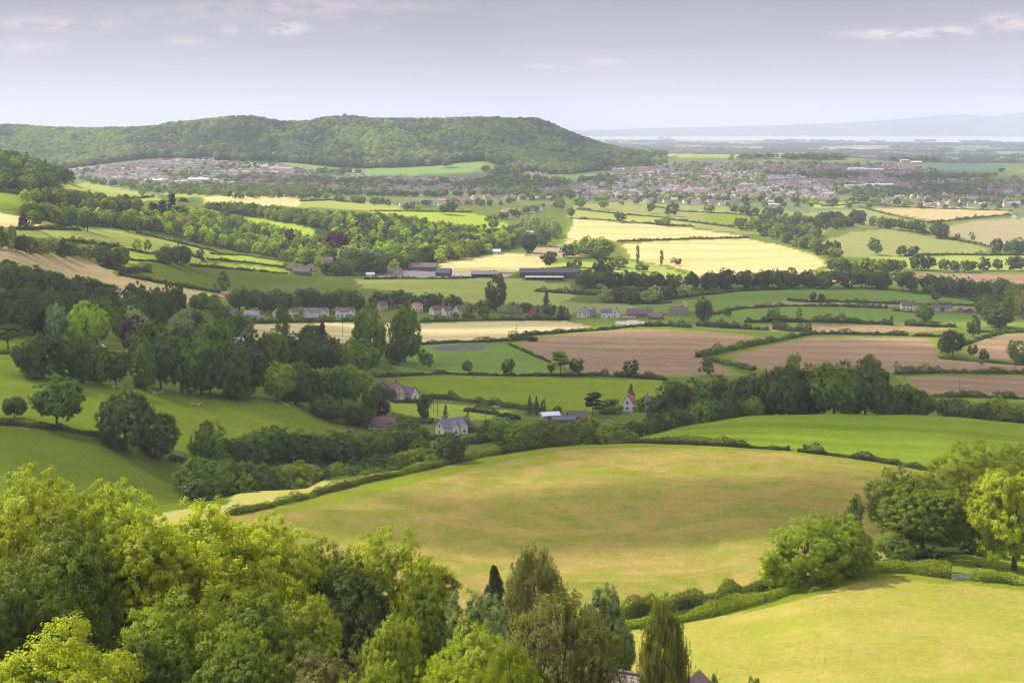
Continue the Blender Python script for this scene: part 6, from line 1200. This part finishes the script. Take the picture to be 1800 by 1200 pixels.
tag(link('town_trees', mesh_np('town_trees', np.vstack(VV), np.vstack(FF), [FOL], col=np.vstack(CC))), 'dense scattering of trees between the town houses and on the rise behind', 'trees', kind='stuff')
# ------------------------------------------------------------------ the wooded hill
def woods():
    r = np.random.default_rng(5); P = []
    # outline of the wood as seen (foot of the trees), left to right
    basev = [(-250, 292), (60, 290), (110, 297), (180, 288), (250, 280), (330, 280), (430, 284), (500, 285), (560, 291), (640, 296), (720, 294), (790, 288), (850, 283), (880, 292), (905, 302), (1000, 306), (1050, 300), (1110, 294), (1180, 290)]
    bx = np.array([b[0] for b in basev], float); bv = np.array([b[1] for b in basev], float)
    by = np.array([ground_at(a, b, 3200)[1] for a, b in basev])
    ymax = lambda u: np.where(u < 960, 4480, np.where(u < 1130, 4330, 3950))
    n = 26000; u = r.uniform(-240, 1180, n*2); y = r.uniform(3250, 4500, n*2); yb = np.interp(u, bx, by); m = (y > yb) & (y < ymax(u)) & (r.uniform(0, 1, n*2) < y/4500) & (r.uniform(0, 1, n*2) < np.clip((1170-u)/130, 0, 1))
    u, y = u[m], y[m]; x = (u-900)/FP*y
    # keep crowns apart
    cell = {}; keep = []
    for i in range(len(x)):
        c = (int(x[i]//10.5), int(y[i]//13.5))
        if c in cell: continue
        cell[c] = 1; keep.append(i)
    x, y = x[keep], y[keep]; z = gz(x, y); n = len(x)
    protos = [dome(150, .115, 70+i) for i in range(7)]
    VV, FF, CC, o = [], [], [], 0
    patch = vnoise((x+.4*y)/150., y/420., 61); patch2 = vnoise(x/45., y/60., 62); uu = 900+FP*x/y  # tint patches: tree variety plus lit and shaded slopes put into the colour
    for i in range(n):
        V, F, t = protos[i % 7]; h = r.uniform(13, 22); w = r.uniform(12.5, 20); a = r.uniform(0, 6.28); c, s = cos(a), sin(a)
        VV.append(np.stack([(V[:, 0]*c-V[:, 1]*s)*w+x[i], (V[:, 0]*s+V[:, 1]*c)*w+y[i], V[:, 2]*h+z[i]-1], 1)); FF.append(F+o); o += len(V)
        k = np.clip(.5+patch[i]*1.3+patch2[i]*.9+r.normal()*.28, 0, 1); col_ = np.array((.08, .13, .05))*(1-k)+np.array((.32, .41, .10))*k
        CC.append(t*col_)
    tag(link('woodland', mesh_np('woodland', np.vstack(VV), np.vstack(FF), [FOL], col=np.vstack(CC))), 'dense woodland covering the long hill behind the town', 'woodland', kind='stuff')
    # belts and clumps out on the plain
    VV, FF, CC, o = [], [], [], 0
    for i in range(260):
        y0 = 4600*(15500/4600)**r.uniform(0, 1); u0 = r.uniform(850, 2000); x0 = (u0-900)/FP*y0; L = r.uniform(60, 420)*(1 if y0 < 9000 else 1.5); a = r.normal()*.35; k = int(L/ (18+y0/500))+1
        for j in range(k):
            xx = x0+cos(a)*L*j/k; yy = y0+sin(a)*L*j/k+r.normal()*15; V, F, t = PR[j % 5]; w = (18+y0/500)*r.uniform(1, 1.9); h = r.uniform(9, 15)*(1.0+y0/16000)
            zz = zat(xx, yy); VV.append(V*np.array([w, w*1.2, h])+np.array([xx, yy, zz])); FF.append(F+o); o += len(V); CC.append(t*np.array((.045, .07, .03)))
    tag(link('plain_woodland', mesh_np('plain_woodland', np.vstack(VV), np.vstack(FF), [FOL], col=np.vstack(CC))), 'hazy belts of trees across the far plain before the estuary', 'woodland', kind='stuff')
woods()
def power_station():
    x, y = at_depth(1168, 17600); z = max(zat(x, y), CH-171); root = bpy.data.objects.new('power_station', None); COL.objects.link(root); root.location = (x, y, z); tag(root, 'ghostly pale block of a power station on the shore of the estuary', 'power station')
    mb = MB(); mb.box(-85, -15, -30, 30, 0, 58); mb.build('reactor_block', wallm('white'), root)
    mb = MB(); mb.box(15, 80, -30, 30, 0, 50); mb.build('second_block', wallm('white'), root)
    mb = MB(); mb.box(-14.9, 14.9, -40, 40, 0, 26); mb.build('turbine_hall', wallm('white'), root)
power_station()
# ------------------------------------------------------------------ clouds overhead (they throw the shade on the land)
def cloud(tx, ty, rx, ry, th, dens, label, alt=1500, tz=60, seed=1, rot=0):
    k = (alt-tz)/SDIR[2]; cx, cy_ = tx+SDIR[0]*k, ty+SDIR[1]*k
    import bmesh
    bm = bmesh.new(); bmesh.ops.create_icosphere(bm, subdivisions=5, radius=1)
    for v_ in bm.verts:
        p = v_.co; a = atan2(p.y, p.x); rr_ = hypot(p.x, p.y)
        m = 1+.16*sin(3*a+seed)+.10*sin(5*a+seed*2.3)+.07*sin(9*a+seed*4.1)+.04*sin(17*a+seed)
        b = 1+.18*sin(p.x*7+seed)*cos(p.y*6+seed*2)+.10*sin(p.x*15+seed*3)*sin(p.y*17)
        v_.co = Vector((p.x*rx*m, p.y*ry*m, (p.z*b if p.z > 0 else p.z*.45)*th))
    me = bpy.data.meshes.new('cloud'); bm.to_mesh(me); bm.free(); me.polygons.foreach_set('use_smooth', np.ones(len(me.polygons), bool))
    m_, N, L, out = nodes('cloud_vapour'); pv = N.new('ShaderNodeVolumePrincipled'); pv.inputs['Color'].default_value = (.97, .97, .98, 1); pv.inputs['Density'].default_value = dens; pv.inputs['Anisotropy'].default_value = .5; L.new(pv.outputs[0], out.inputs['Volume'])
    me.materials.append(m_); o = link('cloud', me, None, (cx, cy_, alt), rot); tag(o, label, 'cloud')
CLOUDS = [
 (-60, 760, 560, 330, 150, .0066, 'broad grey-based cloud drifting high over the village and its brown fields', 1500, 60, 1),
 (150, 1290, 620, 200, 120, .0075, 'long cloud high above the dark tree row by the wheat', 1500, 60, 2),
 (130, 356, 180, 46, 60, .016, 'little cloud overhead throwing its shade across the big meadow', 1000, 105, 3),
 (80, 3900, 260, 480, 150, .006, 'cloud above the right half of the wooded hill', 1900, 150, 4),
 (-120, 3050, 420, 230, 120, .007, 'cloud above the shaded middle of the town', 1900, 80, 5),
 (930, 3200, 380, 400, 140, .006, 'cloud above the far right of the town', 1900, 80, 7),
]
for c_ in CLOUDS: cloud(*c_[:7], alt=c_[7], tz=c_[8], seed=c_[9])
# ------------------------------------------------------------------ haze
def haze():
    m, N, L, out = nodes('haze'); pv = N.new('ShaderNodeVolumePrincipled'); pv.inputs['Color'].default_value = (.78, .805, .98, 1); pv.inputs['Density'].default_value = 7.0e-5; pv.inputs['Anisotropy'].default_value = .1
    L.new(pv.outputs[0], out.inputs['Volume'])
    mb = MB(); mb.box(-26000, 26000, -400, 36000, -12, 560); o = mb.build('haze', m); tag(o, 'pale lavender summer haze filling the air over the whole vale', 'haze', kind='stuff')
haze()
# ------------------------------------------------------------------ rough grass of the two near meadows
def rough_grass():
    r = np.random.default_rng(31)
    for nm, key, n, ca, cb2, lab in (('meadow_grass', 0, 230000, (.33, .25, .08), (.205, .22, .026), 'tufted seeding grass of the big tan and green meadow'), ('field_grass', 1, 150000, (.375, .305, .078), (.26, .285, .036), 'tufted yellow-green grass of the lower bright field')):
        poly = [p for k, p in FIELDS if k == ('meadow', 'meadow2')[key]][0]; q = [ground_at(u, v) for u, v in densify(poly)]; qa = np.array(q)
        x = r.uniform(qa[:, 0].min(), qa[:, 0].max(), n*3); y = r.uniform(qa[:, 1].min(), qa[:, 1].max(), n*3); m = inside(x, y, q); x, y = x[m][:n], y[m][:n]; n = len(x)
        s = r.uniform(.05, .10, n)*(y/300)**.5*(1+.8*(vnoise(x/9., y/9., 33)+.1)); z = gz(x, y)+s*.35
        Nn = unit(np.stack([r.normal(size=n)*.5, r.normal(size=n)*.5, np.full(n, 2.2)], 1)); V, F = leaves(r, np.stack([x, y, z], 1), Nn, 1.0, .5)
        C = np.repeat(np.stack([x, y, z], 1), 4, 0); V = C+(V-C)*np.repeat(s, 4)[:, None]
        k = np.clip(.5+1.1*vnoise(x/30., y/30., 35)+.7*vnoise(x/6., y/6., 36)+.10*r.normal(size=n), 0, 1)[:, None]; t = (np.array(ca)*k+np.array(cb2)*(1-k))*r.uniform(.99, 1.14, n)[:, None]
        tag(link(nm, mesh_np(nm, V, F, [FOL], col=t)), lab, 'grass', kind='stuff')
rough_grass()
